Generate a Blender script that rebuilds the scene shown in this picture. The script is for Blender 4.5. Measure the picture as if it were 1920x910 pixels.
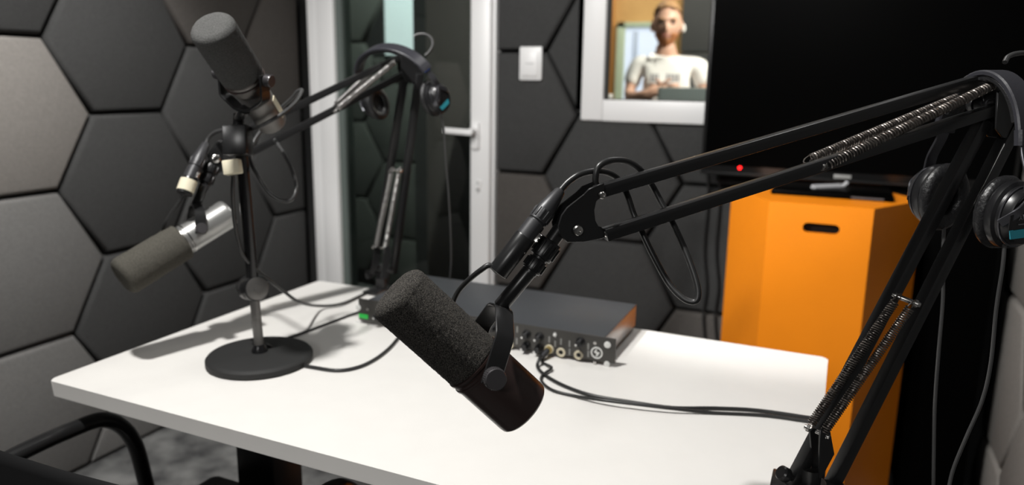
import bpy, bmesh, math, random
from mathutils import Vector as V, Matrix
random.seed(4)
for o in list(bpy.data.objects): bpy.data.objects.remove(o)
SC = bpy.context.scene
COL = SC.collection

# ------------------------------------------------------------------ camera
F, CY = 1378.6, 431.4
R_ = V((.9111, .4118, .0139)); D_ = V((.0944, -.1757, -.9799)); FW = V((-.4010, .8942, -.1990))
FW.normalize(); R_ = (R_ - FW*R_.dot(FW)).normalized(); D_ = FW.cross(R_).normalized()
EYE = V((0, 0, 1.24))
cam = bpy.data.cameras.new('camera'); camo = bpy.data.objects.new('camera', cam); COL.objects.link(camo)
m = Matrix.Identity(4)
for i in range(3):
    m[i][0] = R_[i]; m[i][1] = -D_[i]; m[i][2] = -FW[i]; m[i][3] = EYE[i]
camo.matrix_world = m
cam.sensor_width = 36; cam.lens = F/1920*36; cam.shift_y = (CY-455)/1920
cam.clip_start = .05
cam.dof.use_dof = True; cam.dof.focus_distance = .84; cam.dof.aperture_fstop = 3.6
SC.camera = camo

# ------------------------------------------------------------------ world, lights, exposure
SC.view_settings.view_transform = 'Standard'
SC.view_settings.look = 'None'; SC.view_settings.gamma = 1; SC.view_settings.exposure = 0
try: SC.view_settings.use_curve_mapping = False
except Exception: pass
w = bpy.data.worlds.new('world'); SC.world = w; w.use_nodes = True
w.node_tree.nodes['Background'].inputs[0].default_value = (.9, .95, 1, 1)
w.node_tree.nodes['Background'].inputs[1].default_value = .0

def lamp(kind, name, loc, target, power, color=(1, 1, 1), size=.1, angle=None, blend=.5, size_y=None):
    l = bpy.data.lights.new(name, kind); l.energy = power; l.color = color
    if kind == 'AREA':
        l.size = size
        if size_y: l.shape = 'RECTANGLE'; l.size_y = size_y
        else: l.shape = 'DISK'
    else: l.shadow_soft_size = size
    if kind == 'SPOT': l.spot_size = math.radians(angle); l.spot_blend = blend
    o = bpy.data.objects.new(name, l); COL.objects.link(o); o.location = loc
    o.rotation_euler = (V(target)-V(loc)).to_track_quat('-Z', 'Y').to_euler()
    return o
lamp('SPOT', 'ceiling_spot_table', (-.80, .40, 2.5), (-.75, 1.15, .7), 154, (1, .985, .955), .04, 118, .5)
lamp('SPOT', 'cabinet_fill_spot', (-1.15, .42, 2.5), (.13, 2.15, .5), 165, (1, .98, .95), .05, 29, .45)  # narrow spot added to brighten the cabinet and miss the table
lamp('SPOT', 'door_fill_spot', (-1.95, -1.3, 2.5), (-1.05, 2.5, 1.9), 215, (1, .985, .965), .1, 48, .3)  # unseen spot added for the door wall, cone kept off the table
lamp('SPOT', 'wall_fill_spot', (-1.25, .78, 2.5), (-2.12, 1.25, .9), 130, (1, .985, .965), .08, 62, .35)  # added wall washer that lifts the left wall panels
lamp('AREA', 'front_fill_panel', (-.25, -2.4, 2.3), (-.5, .7, .8), 20, (1, .985, .965), .4)  # unseen fill added for the table's front edge and the cabinet side
lamp('AREA', 'ceiling_panel_back', (-.15, 1.95, 2.55), (-.15, 1.6, 0), 5, (1, .985, .965), .45)
lamp('AREA', 'corridor_fill', (-1.9, 2.75, 2.5), (-2.1, 3.5, .9), 52, (.9, 1, .95), .3)  # unseen fill added so the panels behind the door glass show
lamp('AREA', 'control_room_lamp', (.1, 3.55, 2.3), (-.95, 4.1, 1.35), 52, (1, .93, .83), .25)
lamp('AREA', 'control_room_fill', (-1.45, 4.35, 2.5), (-1.4, 5.1, 1.2), 11, (1, .93, .83), .4)

# ------------------------------------------------------------------ helpers
def ray(x, y): return R_*((x-960)/F) + D_*((y-CY)/F) + FW
def at(x, y, z): return EYE + ray(x, y)*z                     # pixel and distance along the view -> world point
def on_z(x, y, z=.74):
    d = ray(x, y); return EYE + d*((z-EYE.z)/d.z)
def on_y(x, y, Y):
    d = ray(x, y); return EYE + d*(Y/d.y)
def on_x(x, y, X):
    d = ray(x, y); return EYE + d*(X/d.x)

def lin(c): return tuple((v/255/12.92 if v/255 <= .04045 else ((v/255+.055)/1.055)**2.4) for v in c)
def mat(name, col, rough=.5, metal=0., noise=0., nscale=60., bump=0., bscale=200., spec=.5, emis=None, estr=0., col2=None, coat=0.):
    m = bpy.data.materials.new(name); m.use_nodes = True
    nt = m.node_tree; b = nt.nodes['Principled BSDF']
    c = tuple(col)+(1,)
    b.inputs['Base Color'].default_value = c
    b.inputs['Roughness'].default_value = rough; b.inputs['Metallic'].default_value = metal
    b.inputs['Specular IOR Level'].default_value = spec
    if coat: b.inputs['Coat Weight'].default_value = coat
    tc = nt.nodes.new('ShaderNodeTexCoord')
    if noise or col2:
        n = nt.nodes.new('ShaderNodeTexNoise'); n.inputs['Scale'].default_value = nscale; n.inputs['Detail'].default_value = 4
        nt.links.new(tc.outputs['Object'], n.inputs['Vector'])
        r = nt.nodes.new('ShaderNodeValToRGB')
        if col2: c0, c1 = c, tuple(col2)+(1,)
        else: c0 = tuple(v*(1-noise) for v in col)+(1,); c1 = tuple(min(1, v*(1+noise)) for v in col)+(1,)
        r.color_ramp.elements[0].position = .35; r.color_ramp.elements[1].position = .68
        r.color_ramp.elements[0].color = c0; r.color_ramp.elements[1].color = c1
        nt.links.new(n.outputs['Fac'], r.inputs['Fac']); nt.links.new(r.outputs['Color'], b.inputs['Base Color'])
    if 'open_cell' in name: r.color_ramp.elements[0].position = .46; r.color_ramp.elements[1].position = .62
    if bump:
        n2 = nt.nodes.new('ShaderNodeTexNoise'); n2.inputs['Scale'].default_value = bscale; n2.inputs['Detail'].default_value = 3
        nt.links.new(tc.outputs['Object'], n2.inputs['Vector'])
        bp = nt.nodes.new('ShaderNodeBump'); bp.inputs['Strength'].default_value = bump; bp.inputs['Distance'].default_value = .002
        nt.links.new(n2.outputs['Fac'], bp.inputs['Height']); nt.links.new(bp.outputs['Normal'], b.inputs['Normal'])
    if emis:
        b.inputs['Emission Color'].default_value = tuple(emis)+(1,); b.inputs['Emission Strength'].default_value = estr
    return m
def glass_mat(name, tint, alpha_refl=.08):
    m = bpy.data.materials.new(name); m.use_nodes = True; nt = m.node_tree
    for n in list(nt.nodes): nt.nodes.remove(n)
    out = nt.nodes.new('ShaderNodeOutputMaterial'); mix = nt.nodes.new('ShaderNodeMixShader')
    t = nt.nodes.new('ShaderNodeBsdfTransparent'); t.inputs[0].default_value = tuple(tint)+(1,)
    g = nt.nodes.new('ShaderNodeBsdfGlossy'); g.inputs['Roughness'].default_value = .01
    fr = nt.nodes.new('ShaderNodeFresnel'); fr.inputs['IOR'].default_value = 1.5
    nt.links.new(fr.outputs[0], mix.inputs[0]); nt.links.new(t.outputs[0], mix.inputs[1]); nt.links.new(g.outputs[0], mix.inputs[2])
    nt.links.new(mix.outputs[0], out.inputs[0]); return m

M = dict(
    dark=mat('dark_foam_fabric', (.045, .045, .0445), .95, noise=.12, nscale=180, bump=.35, bscale=500, spec=.15),
    brown=mat('taupe_foam_fabric', (.070, .064, .059), .95, noise=.12, nscale=180, bump=.35, bscale=500, spec=.15),
    light=mat('light_grey_foam_fabric', (.19, .178, .165), .95, noise=.1, nscale=180, bump=.35, bscale=500, spec=.15),
    mid=mat('mid_grey_foam_fabric', (.135, .132, .128), .95, noise=.1, nscale=180, bump=.35, bscale=500, spec=.15),
    green=mat('grey_green_foam_fabric', (.085, .088, .08), .95, noise=.1, nscale=180, bump=.3, bscale=400, spec=.15),
    palegrey=mat('pale_grey_plastic', (.35, .35, .36), .5),
    gap=mat('black_wall_paint', (.01, .01, .01), .9),
    floor=mat('dark_mottled_carpet', (.035, .035, .036), .9, nscale=9, bump=.4, bscale=300, col2=(.17, .17, .165)),
    ceil=mat('ceiling_paint', (.28, .28, .28), .9),
    wallplain=mat('dark_wall_paint', (.10, .10, .10), .9),
    white=mat('white_plastic_frame', (.74, .735, .73), .35, bump=.03, bscale=30),
    gasket=mat('grey_green_gasket', (.10, .12, .11), .5),
    blackgask=mat('black_gasket', (.012, .012, .012), .5),
    table=mat('white_laminate', (.80, .78, .75), .42, noise=.01, nscale=20, spec=.4),
    black=mat('black_powder_coat', (.014, .014, .0145), .30, bump=.02, bscale=900),
    blackpl=mat('black_plastic', (.010, .010, .011), .32),
    blackmat=mat('matte_black_rubber', (.014, .014, .014), .7),
    poleblk=mat('black_satin_steel', (.012, .012, .013), .25, metal=.2),
    steel=mat('polished_steel', (.55, .54, .52), .25, metal=1.),
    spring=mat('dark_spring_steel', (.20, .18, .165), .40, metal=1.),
    silver=mat('silver_paint', (.48, .48, .47), .32, metal=.75),
    foamblk=mat('charcoal_open_cell_foam', (.010, .0098, .0094), .95, nscale=1350, col2=(.17, .157, .14), bump=1., bscale=1400, spec=.2),
    foamgry=mat('grey_worn_foam', (.085, .08, .068), .95, noise=.2, nscale=500, bump=.6, bscale=600, spec=.15),
    foamtop=mat('plain_grey_foam', (.075, .075, .073), .95, noise=.2, nscale=500, bump=.6, bscale=600, spec=.2),  # even grey with random mottling
    micblk=mat('satin_black_mic_enamel', (.034, .021, .019), .30, bump=.05, bscale=1200),
    tape=mat('cream_tape', (.72, .66, .5), .7),
    cable=mat('black_rubber_cable', (.018, .018, .018), .38),
    cablegry=mat('grey_rubber_cable', (.045, .045, .045), .35),
    orange=mat('orange_lacquer', (.85, .245, .008), .38, noise=.02, nscale=8, spec=.4),
    tvblk=mat('tv_black_gloss', (.001, .001, .001), .3, spec=.02),
    tvbez=mat('tv_bezel', (.006, .006, .006), .3),
    red=mat('red_standby_led', (.5, .0, .0), .4, emis=(1, .01, .01), estr=6),
    rack=mat('grey_blue_metal_lid', (.075, .08, .088), .42, metal=.35, bump=.05, bscale=700),
    rackf=mat('dark_anodised_panel', (.06, .057, .053), .4, metal=.3),
    rackside=mat('bare_metal_side', (.40, .38, .37), .38, metal=.9),
    cream=mat('cream_jack_ring', (.62, .56, .42), .45),
    gold=mat('brass_plug', (.7, .55, .22), .3, metal=.9),
    whitedot=mat('white_print', (.7, .7, .68), .5),
    greyprint=mat('grey_print', (.22, .22, .21), .5),
    green_led=mat('green_display', (.01, .08, .02), .4, emis=(.03, .6, .08), estr=.55),
    leather=mat('black_leatherette', (.013, .013, .014), .38, nscale=120, bump=.5, bscale=260),
    hpblue=mat('blue_band_mark', (.01, .12, .75), .4),
    teal=mat('teal_label', (.03, .33, .42), .45),
    hpband=mat('dark_navy_band_vinyl', (.028, .028, .034), .36, bump=.1, bscale=300),
    skin=mat('skin', (.60, .36, .26), .5, noise=.06, nscale=30),
    hair=mat('ginger_blond_hair', (.36, .20, .09), .7, noise=.3, nscale=120),
    beard=mat('ginger_beard', (.36, .14, .05), .8, noise=.25, nscale=150),
    eye=mat('dark_eyes', (.03, .02, .015), .3),
    lip=mat('lips', (.45, .18, .14), .5),
    tshirt=mat('white_cotton', (.82, .82, .80), .9, bump=.1, bscale=150),
    tprint=mat('grey_shirt_print', (.30, .30, .32), .9),
    jeans=mat('dark_jeans', (.03, .035, .05), .9),
    wood=mat('tan_plywood', (.48, .27, .09), .6, nscale=3, col2=(.58, .35, .13)),
    woodedge=mat('orange_brown_wood', (.50, .23, .06), .5),
    palegreen=mat('pale_green_frame', (.42, .50, .36), .5),
    bluewhite=mat('daylit_pane', (.5, .55, .62), .5, emis=(.70, .78, 1.0), estr=.62),
    bluegrey=mat('daylit_pane_edge', (.35, .4, .48), .5, emis=(.5, .58, .75), estr=.35),
    cyan=mat('reflected_window_glow', (.4, .5, .5), .5, emis=(.72, .78, .80), estr=.9),  # glow stands in for a bright reflection in the door glass
    monitor=mat('grey_green_shell', (.30, .34, .32), .5),
    charcoal=mat('charcoal_boarding', (.05, .052, .052), .8),
    desk=mat('dark_desk', (.06, .055, .05), .5),
    doorglass=glass_mat('door_glass', (.70, .73, .71)),
    winglass=glass_mat('window_glass', (.95, .97, .96)),
)

class MB:
    """collects shapes given in world coordinates and links them as one mesh object"""
    def __init__(s): s.bm = bmesh.new(); s.smooth = True
    def box(s, a, b, bev=0.):
        a = V(a); b = V(b); lo = V(map(min, a, b)); hi = V(map(max, a, b))
        r = bmesh.ops.create_cube(s.bm, size=1)
        bmesh.ops.scale(s.bm, vec=hi-lo, verts=r['verts']); bmesh.ops.translate(s.bm, vec=(lo+hi)/2, verts=r['verts'])
        if bev: s._bev(r['verts'], bev)
        return s
    def _bev(s, verts, bev, seg=2):
        es = list({e for v in verts for e in v.link_edges})
        bmesh.ops.bevel(s.bm, geom=es, offset=bev, segments=seg, affect='EDGES', profile=.5)
    def beam(s, p, q, wid, hgt, side, bev=.0008):
        """square tube from p to q, wid measured along side"""
        p = V(p); q = V(q); d = (q-p); L = d.length; d.normalize()
        x = V(side); x = (x-d*x.dot(d)).normalized(); y = d.cross(x)
        r = bmesh.ops.create_cube(s.bm, size=1); M4 = Matrix((x*wid, y*hgt, d*L)).transposed().to_4x4(); M4.translation = (p+q)/2
        bmesh.ops.transform(s.bm, matrix=M4, verts=r['verts'])
        if bev: s._bev(r['verts'], bev)
        return s
    def cyl(s, p, q, r1, r2=None, seg=24, bev=0.):
        p = V(p); q = V(q); d = q-p
        prof = [(0, 0), (r1, 0), (r1 if r2 is None else r2, d.length), (0, d.length)]
        if bev:
            rr = r1 if r2 is None else r2
            prof = [(0, 0), (r1-bev, 0), (r1-bev*.3, bev*.3), (r1, bev), (rr, d.length-bev), (rr-bev*.3, d.length-bev*.3), (rr-bev, d.length), (0, d.length)]
        return s.lathe(p, d, prof, seg)
    def lathe(s, p, d, prof, seg=32, jitter=0.):
        """profile of (radius, height) pairs spun about the line p + t*d"""
        p = V(p); d = V(d).normalized(); x = d.orthogonal().normalized(); y = d.cross(x)
        rings = []
        for r, h in prof:
            if r <= 1e-6: rings.append([s.bm.verts.new(p+d*h)])
            else:
                ring = []
                for k in range(seg):
                    a = 2*math.pi*k/seg; rr = r+random.uniform(-jitter, jitter)
                    ring.append(s.bm.verts.new(p+d*(h+random.uniform(-jitter, jitter))+(x*math.cos(a)+y*math.sin(a))*rr))
                rings.append(ring)
        for A, B in zip(rings, rings[1:]):
            n = max(len(A), len(B))
            for k in range(n):
                l = (k+1) % n
                if len(A) == 1 and len(B) == 1: continue
                if len(A) == 1: f = (A[0], B[l], B[k])
                elif len(B) == 1: f = (A[k], A[l], B[0])
                else: f = (A[k], A[l], B[l], B[k])
                try: s.bm.faces.new(f)
                except ValueError: pass
        return s
    def tube(s, pts, r, seg=10, smooth=6, cap=True):
        pts = [V(p) for p in pts]
        if smooth: pts = spline(pts, smooth)
        n = len(pts); rings = []
        t0 = (pts[1]-pts[0]).normalized(); nx = t0.orthogonal().normalized()
        for i, p in enumerate(pts):
            t = (pts[min(i+1, n-1)]-pts[max(i-1, 0)])
            if t.length < 1e-9: t = t0
            t.normalize(); nx = (nx-t*nx.dot(t))
            if nx.length < 1e-6: nx = t.orthogonal()
            nx.normalize(); ny = t.cross(nx)
            rr = r[i*len(r)//n] if isinstance(r, (list, tuple)) else r
            rings.append([s.bm.verts.new(p+(nx*math.cos(2*math.pi*k/seg)+ny*math.sin(2*math.pi*k/seg))*rr) for k in range(seg)])
        for A, B in zip(rings, rings[1:]):
            for k in range(seg):
                s.bm.faces.new((A[k], A[(k+1) % seg], B[(k+1) % seg], B[k]))
        if cap: s.bm.faces.new(rings[0][::-1]); s.bm.faces.new(rings[-1])
        return s
    def coil(s, p, q, R, r, turns, per=18, seg=6):
        p = V(p); q = V(q); d = q-p; L = d.length; d.normalize(); x = d.orthogonal().normalized(); y = d.cross(x)
        pts = [p+d*(L*i/(turns*per))+(x*math.cos(2*math.pi*i/per)+y*math.sin(2*math.pi*i/per))*R for i in range(turns*per+1)]
        return s.tube(pts, r, seg, 0)
    def strip(s, pts, wid, thk, side, smooth=6, rnd=True):
        """a band of width wid (along side) and thickness thk swept along pts"""
        pts = [V(p) for p in pts]; side = V(side).normalized()
        if smooth: pts = spline(pts, smooth)
        n = len(pts); rings = []
        for i, p in enumerate(pts):
            t = (pts[min(i+1, n-1)]-pts[max(i-1, 0)]).normalized()
            sd = (side-t*side.dot(t)).normalized(); up = t.cross(sd)
            ww = wid(i/(n-1)) if callable(wid) else wid; tt = thk(i/(n-1)) if callable(thk) else thk
            c = .25*tt if rnd else 0
            o = [(-ww/2, -tt/2+c), (-ww/2+c, -tt/2), (ww/2-c, -tt/2), (ww/2, -tt/2+c), (ww/2, tt/2-c), (ww/2-c, tt/2), (-ww/2+c, tt/2), (-ww/2, tt/2-c)]
            rings.append([s.bm.verts.new(p+sd*a+up*b) for a, b in o])
        for A, B in zip(rings, rings[1:]):
            for k in range(8): s.bm.faces.new((A[k], A[(k+1) % 8], B[(k+1) % 8], B[k]))
        s.bm.faces.new(rings[0][::-1]); s.bm.faces.new(rings[-1])
        return s
    def plate(s, pts, nrm, thk, bev=0.):
        """polygon pts (world points, any outline) thickened by thk centred along nrm"""
        nrm = V(nrm).normalized(); pts = [V(p) for p in pts]
        c = sum(pts, V())/len(pts); pts = [p-nrm*(p-c).dot(nrm) for p in pts]
        A = [s.bm.verts.new(p-nrm*thk/2) for p in pts]; B = [s.bm.verts.new(p+nrm*thk/2) for p in pts]
        n = len(pts); s.bm.faces.new(A[::-1]); s.bm.faces.new(B)
        for k in range(n): s.bm.faces.new((A[k], A[(k+1) % n], B[(k+1) % n], B[k]))
        if bev: s._bev(A+B, bev, 1)
        return s
    def build(s, name, material, parent=None, flat=False, origin=None, angle=40):
        me = bpy.data.meshes.new(name); bmesh.ops.recalc_face_normals(s.bm, faces=s.bm.faces)
        org = world_loc(parent) if parent else (V(origin) if origin is not None else base_of(s.bm))
        bmesh.ops.translate(s.bm, vec=-org, verts=s.bm.verts)
        if not flat:
            for f in s.bm.faces: f.smooth = True
            ca = math.radians(angle)
            for e in s.bm.edges:
                if len(e.link_faces) == 2 and e.calc_face_angle(0) > ca: e.smooth = False
        s.bm.to_mesh(me); s.bm.free(); me.materials.append(material)
        o = bpy.data.objects.new(name, me); COL.objects.link(o)
        if parent: o.parent = parent
        else: o.location = org
        return o
def base_of(bm):
    xs = [v.co for v in bm.verts]
    lo = V((min(v[i] for v in xs) for i in range(3))); hi = V((max(v[i] for v in xs) for i in range(3)))
    return V(((lo.x+hi.x)/2, (lo.y+hi.y)/2, lo.z))
def world_loc(o):
    l = V()
    while o: l += o.location; o = o.parent
    return l
def spline(P, n):
    P = [P[0]*2-P[1]]+P+[P[-1]*2-P[-2]]; out = []
    for i in range(1, len(P)-2):
        a, b, c, d = P[i-1:i+3]
        for k in range(n):
            t = k/n
            out.append(.5*((2*b)+(c-a)*t+(2*a-5*b+4*c-d)*t*t+(3*b-a-3*c+d)*t**3))
    out.append(P[-2]); return out
def thing(name, loc, label, cat, group=None):
    o = bpy.data.objects.new(name, None); COL.objects.link(o); o.location = loc; o.empty_display_size = .05
    return tag(o, label, cat, group)
def tag(o, label, cat, group=None):
    o['label'] = label; o['category'] = cat
    if group: o['group'] = group
    return o
def struct(o): o['kind'] = 'structure'; return o
def text_mesh(name, body, size, loc, xdir, ydir, material, parent, thick=.0003):
    c = bpy.data.curves.new(name, 'FONT'); c.body = body; c.size = size; c.extrude = thick; c.align_x = 'CENTER'; c.align_y = 'CENTER'
    t = bpy.data.objects.new('t', c); COL.objects.link(t)
    me = bpy.data.meshes.new_from_object(t.evaluated_get(bpy.context.evaluated_depsgraph_get()))
    bpy.data.objects.remove(t)
    x = V(xdir).normalized(); y = V(ydir); y = (y-x*y.dot(x)).normalized(); z = x.cross(y)
    M4 = Matrix((x, y, z)).transposed().to_4x4(); M4.translation = V(loc)-world_loc(parent)
    me.transform(M4); me.materials.clear(); me.materials.append(material)
    o = bpy.data.objects.new(name, me); COL.objects.link(o); o.parent = parent; return o

# ------------------------------------------------------------------ room shell
XL, XR, YB = -2.17, .51, 2.58          # wall surfaces; the foam panels stand .05 in front of them
YF = -3.0; ZC = 2.6
struct(MB().box((XL-.1, YF-.1, -.1), (XR+.1, 5.4, 0)).build('floor', M['floor'], flat=True))
struct(MB().box((XL-.1, YF-.1, ZC), (XR+.1, YB+.1, ZC+.1)).build('ceiling', M['ceil'], flat=True))
struct(MB().box((XL-.1, YF-.1, 0), (XL, YB, ZC)).build('wall_left', M['gap'], flat=True))
struct(MB().box((XR, YF-.1, 0), (XR+.1, YB, ZC)).build('wall_right', M['wallplain'], flat=True))
struct(MB().box((XL, YF-.1, 0), (XR, YF, ZC)).build('wall_front', M['wallplain'], flat=True))
DX0, DX1, DZ = -2.085, -1.214, 2.06     # door opening
WX0, WX1, WZ0, WZ1 = -.86, .10, 1.115, 1.95     # window opening
b = MB()
b.box((XL-.1, YB, 0), (DX0, YB+.1, ZC)); b.box((DX0, YB, DZ), (DX1, YB+.1, ZC)); b.box((DX1, YB, 0), (WX0, YB+.1, ZC))
b.box((WX0, YB, 0), (WX1, YB+.1, WZ0)); b.box((WX0, YB, WZ1), (WX1, YB+.1, ZC)); b.box((WX1, YB, 0), (XR+.1, YB+.1, ZC))
struct(b.build('wall_back', M['gap'], flat=True))

# ------------------------------------------------------------------ hexagonal acoustic panels
HA, HH = .258, .4475
def hexpoly(cu, cz):
    return [(cu-HA, cz), (cu-HA/2, cz-HH/2), (cu+HA/2, cz-HH/2), (cu+HA, cz), (cu+HA/2, cz+HH/2), (cu-HA/2, cz+HH/2)]
def clip(P, axis, val, keep_less):
    out = []
    for i in range(len(P)):
        a, b = P[i], P[(i+1) % len(P)]
        ia = (a[axis] <= val) == keep_less; ib = (b[axis] <= val) == keep_less
        if ia: out.append(a)
        if ia != ib:
            t = (val-a[axis])/(b[axis]-a[axis]); out.append((a[0]+(b[0]-a[0])*t, a[1]+(b[1]-a[1])*t))
    return out
def inset(P, d):
    n = len(P); out = []
    for i in range(n):
        a, b, c = V(P[i-1]), V(P[i]), V(P[(i+1) % n])
        e1 = (b-a).normalized(); e2 = (c-b).normalized()
        n1 = V((-e1.y, e1.x)); n2 = V((-e2.y, e2.x)); k = n1+n2
        den = 1+n1.dot(n2)
        out.append(tuple(b+k*(d/max(den, .2))))
    return out
def clean(P):
    out = []
    for p in P:
        if not out or (V(p)-V(out[-1])).length > .004: out.append(p)
    if len(out) > 1 and (V(out[0])-V(out[-1])).length < .004: out.pop()
    return out
def area(P): return .5*sum(P[i][0]*P[(i+1) % len(P)][1]-P[(i+1) % len(P)][0]*P[i][1] for i in range(len(P)))
def panel(P, to3, material, label, group):
    """P: outline (u, z); to3(u, z, depth) puts it on its wall, depth measured into the room"""
    P = clean(P)
    if len(P) < 3: return
    if area(P) < 0: P = P[::-1]
    if area(P) < .0015: return
    bm = MB(); rings = []
    for ins, dep in ((.004, .0), (.0045, .030), (.0065, .040), (.011, .047), (.018, .050)):
        rings.append([bm.bm.verts.new(to3(u, z, dep)) for u, z in inset(P, ins)])
    n = len(P)
    for A, B in zip(rings, rings[1:]):
        for k in range(n): bm.bm.faces.new((A[k], A[(k+1) % n], B[(k+1) % n], B[k]))
    bm.bm.faces.new(rings[-1]); bm.bm.faces.new(rings[0][::-1])
    return tag(bm.build('hexagonal_acoustic_panel', material, angle=60), label, 'acoustic panel', group)
left3 = lambda u, z, d: (XL+.0005+d, u, z)
back3 = lambda u, z, d: (u, YB-.0005-d, z)
right3 = lambda u, z, d: (XR-.0005-d, u, z)
GL = 'hexagonal acoustic panels on the left wall'; GB = 'hexagonal acoustic panels on the back wall'; GR = 'hexagonal acoustic panels on the right wall'
YL = YB-.053
for yc, zc, mm, lab in [
    (1.300, 1.570, 'dark', 'dark grey hexagonal foam panel cut by the top left corner of the photo'),
    (1.300, 1.122, 'light', 'lightest warm grey hexagonal foam panel at the left edge of the left wall'),
    (1.300, .6735, 'mid', 'mid grey hexagonal foam panel directly below the lightest panel'),
    (1.300, .226, 'mid', 'mid grey hexagonal foam panel behind the black tubular chair armrest'),
    (1.687, 1.346, 'dark', 'dark grey hexagonal foam panel left of the upper microphone, right above the lightest panel'),
    (1.687, .898, 'dark', 'dark grey hexagonal foam panel right of the lightest panel, above the silver microphone'),
    (1.687, .450, 'dark', 'dark grey hexagonal foam panel behind the foam end of the silver microphone'),
    (2.074, 1.570, 'brown', 'brownish hexagonal foam panel behind the foam tip of the upright microphone'),
    (2.074, 1.122, 'dark', 'dark hexagonal foam panel behind the microphone yoke and clamp block'),
    (2.074, .6735, 'dark', 'dark hexagonal foam panel behind the silver microphone body and black pole'),
    (2.074, .226, 'dark', 'low dark hexagonal foam panel behind the far left table edge'),
    (2.461, 1.346, 'brown', 'brownish cut hexagonal foam panel left of the white door frame, highest there'),
    (2.461, .898, 'dark', 'dark cut hexagonal foam panel left of the door frame behind the microphone cable loop'),
    (2.461, .450, 'dark', 'dark cut hexagonal foam panel left of the door frame just above the table corner'),
    (1.687, .002, 'mid', 'half hexagonal foam panel on the floor line behind the table underside'),
    (.913, .450, 'dark', 'dark hexagonal foam panel at the photo edge left of the chair armrest'),
    (.913, .002, 'mid', 'half hexagonal foam panel on the floor line left of the black chair'),
    (.913, .898, 'dark', 'dark hexagonal foam panel just outside the left edge beside the lightest panel'),
    (.913, 1.346, 'dark', 'dark hexagonal foam panel beside the top left corner of the photo'),
    (1.687, 1.794, 'dark', 'dark hexagonal foam panel above the row of the upright microphone')]:
    P = clip(clip(hexpoly(yc, zc), 0, YL, True), 1, .004, False)
    panel(P, left3, M[mm], lab, GL)
for xc, zc, mm, cl, lab in [
    (-1.142, 1.570, 'dark', [(0, DX1+.002, False)], 'dark cut hexagonal foam panel right of the door top, above the light switch'),
    (-1.142, 1.122, 'dark', [(0, DX1+.002, False)], 'dark cut hexagonal foam panel right of the door handle that carries the light switch'),
    (-1.142, .6735, 'brown', [(0, DX1+.002, False)], 'taupe cut hexagonal foam panel right of the door, behind the grey cable plug'),
    (-1.142, .226, 'dark', [(0, DX1+.002, False)], 'dark cut hexagonal foam panel low beside the door, behind the rack unit'),
    (-.755, 1.346, 'dark', [(0, WX0-.012, True)], 'dark cut hexagonal foam panel filling the wall left of the white window frame'),
    (-.755, .898, 'dark', [], 'dark whole hexagonal foam panel below the left corner of the window'),
    (-.755, .450, 'dark', [], 'dark hexagonal foam panel behind the black cable loop and rack unit'),
    (-.755, .002, 'dark', [(1, .004, False)], 'half hexagonal foam panel on the floor line behind the table'),
    (-.368, 1.122, 'dark', [(1, WZ0-.012, True)], 'dark cut hexagonal foam panel under the window sill left of the television'),
    (-.368, .6735, 'dark', [], 'dark hexagonal foam panel left of the orange cabinet with hanging cables in front'),
    (-.368, .226, 'brown', [], 'taupe hexagonal foam panel at the foot of the wall left of the orange cabinet'),
    (.019, .898, 'dark', [], 'dark hexagonal foam panel behind the orange cabinet and the television base'),
    (.019, .450, 'dark', [], 'dark hexagonal foam panel hidden behind the orange cabinet front'),
    (.406, .6735, 'dark', [(0, XR-.054, True)], 'dark hexagonal foam panel right of the orange cabinet below the television'),
    (.406, .226, 'dark', [(0, XR-.054, True)], 'low dark hexagonal foam panel in shadow right of the orange cabinet')]:
    P = hexpoly(xc, zc)
    for c in cl: P = clip(P, *c)
    panel(P, back3, M[mm], lab, GB)
for yc, zc, lab in [
    (2.32, .45, 'grey hexagonal foam panel on the right wall beside the hanging headphone cable'),
    (1.933, .226, 'grey hexagonal foam panel low on the right wall at the photo edge'),
    (1.933, .6735, 'grey hexagonal foam panel on the right wall behind the nearer headphones'),
    (2.32, .002, 'half grey hexagonal foam panel at the foot of the right wall'),
    (2.32, .898, 'grey hexagonal foam panel on the right wall at the end of the television')]:
    P = clip(clip(hexpoly(yc, zc), 0, YL, True), 1, .004, False)
    panel(P, right3, M['light'], lab, GR)

# ------------------------------------------------------------------ door_1
door = struct(bpy.data.objects.new('door_1', None)); COL.objects.link(door); door.location = ((DX0+DX1)/2, YB-.05, 0)
yf = YB-.045
FX = -2.034; SX = -1.945; GX = -1.913; RX = -1.313
b = MB(); b.box((DX0, yf, 0), (FX, YB+.06, DZ), .004); b.box((FX, yf, DZ-.05), (DX1-.012, YB+.06, DZ), .004); b.box((DX1-.012, yf, 0), (DX1, YB+.06, DZ), .004)
b.build('frame', M['white'], door)
b = MB(); y2 = yf-.012
b.box((FX+.004, y2, .01), (SX, YB+.03, DZ-.055), .006); b.box((RX, y2, .01), (DX1-.016, YB+.03, DZ-.055), .006)
b.box((SX, y2+.001, DZ-.15), (RX, YB+.03, DZ-.055), .006); b.box((SX, y2+.001, .01), (RX, YB+.03, .12), .006)
b.build('sash', M['white'], door)
b = MB(); b.box((SX, y2+.018, .12), (GX, YB+.02, DZ-.15)); b.box((RX-.008, y2+.018, .12), (RX, YB+.02, DZ-.15))
b.build('gasket', M['gasket'], door, flat=True)
MB().box((SX, y2+.03, .11), (RX, y2+.036, DZ-.14)).build('glass', M['doorglass'], door, flat=True)
hx, hz = -1.297, 1.05
b = MB(); b.box((hx-.008, y2-.012, hz-.07), (hx+.024, y2, hz+.03), .004)
b.cyl((hx+.008, y2-.008, hz), (hx+.008, y2-.05, hz), .011)
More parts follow.
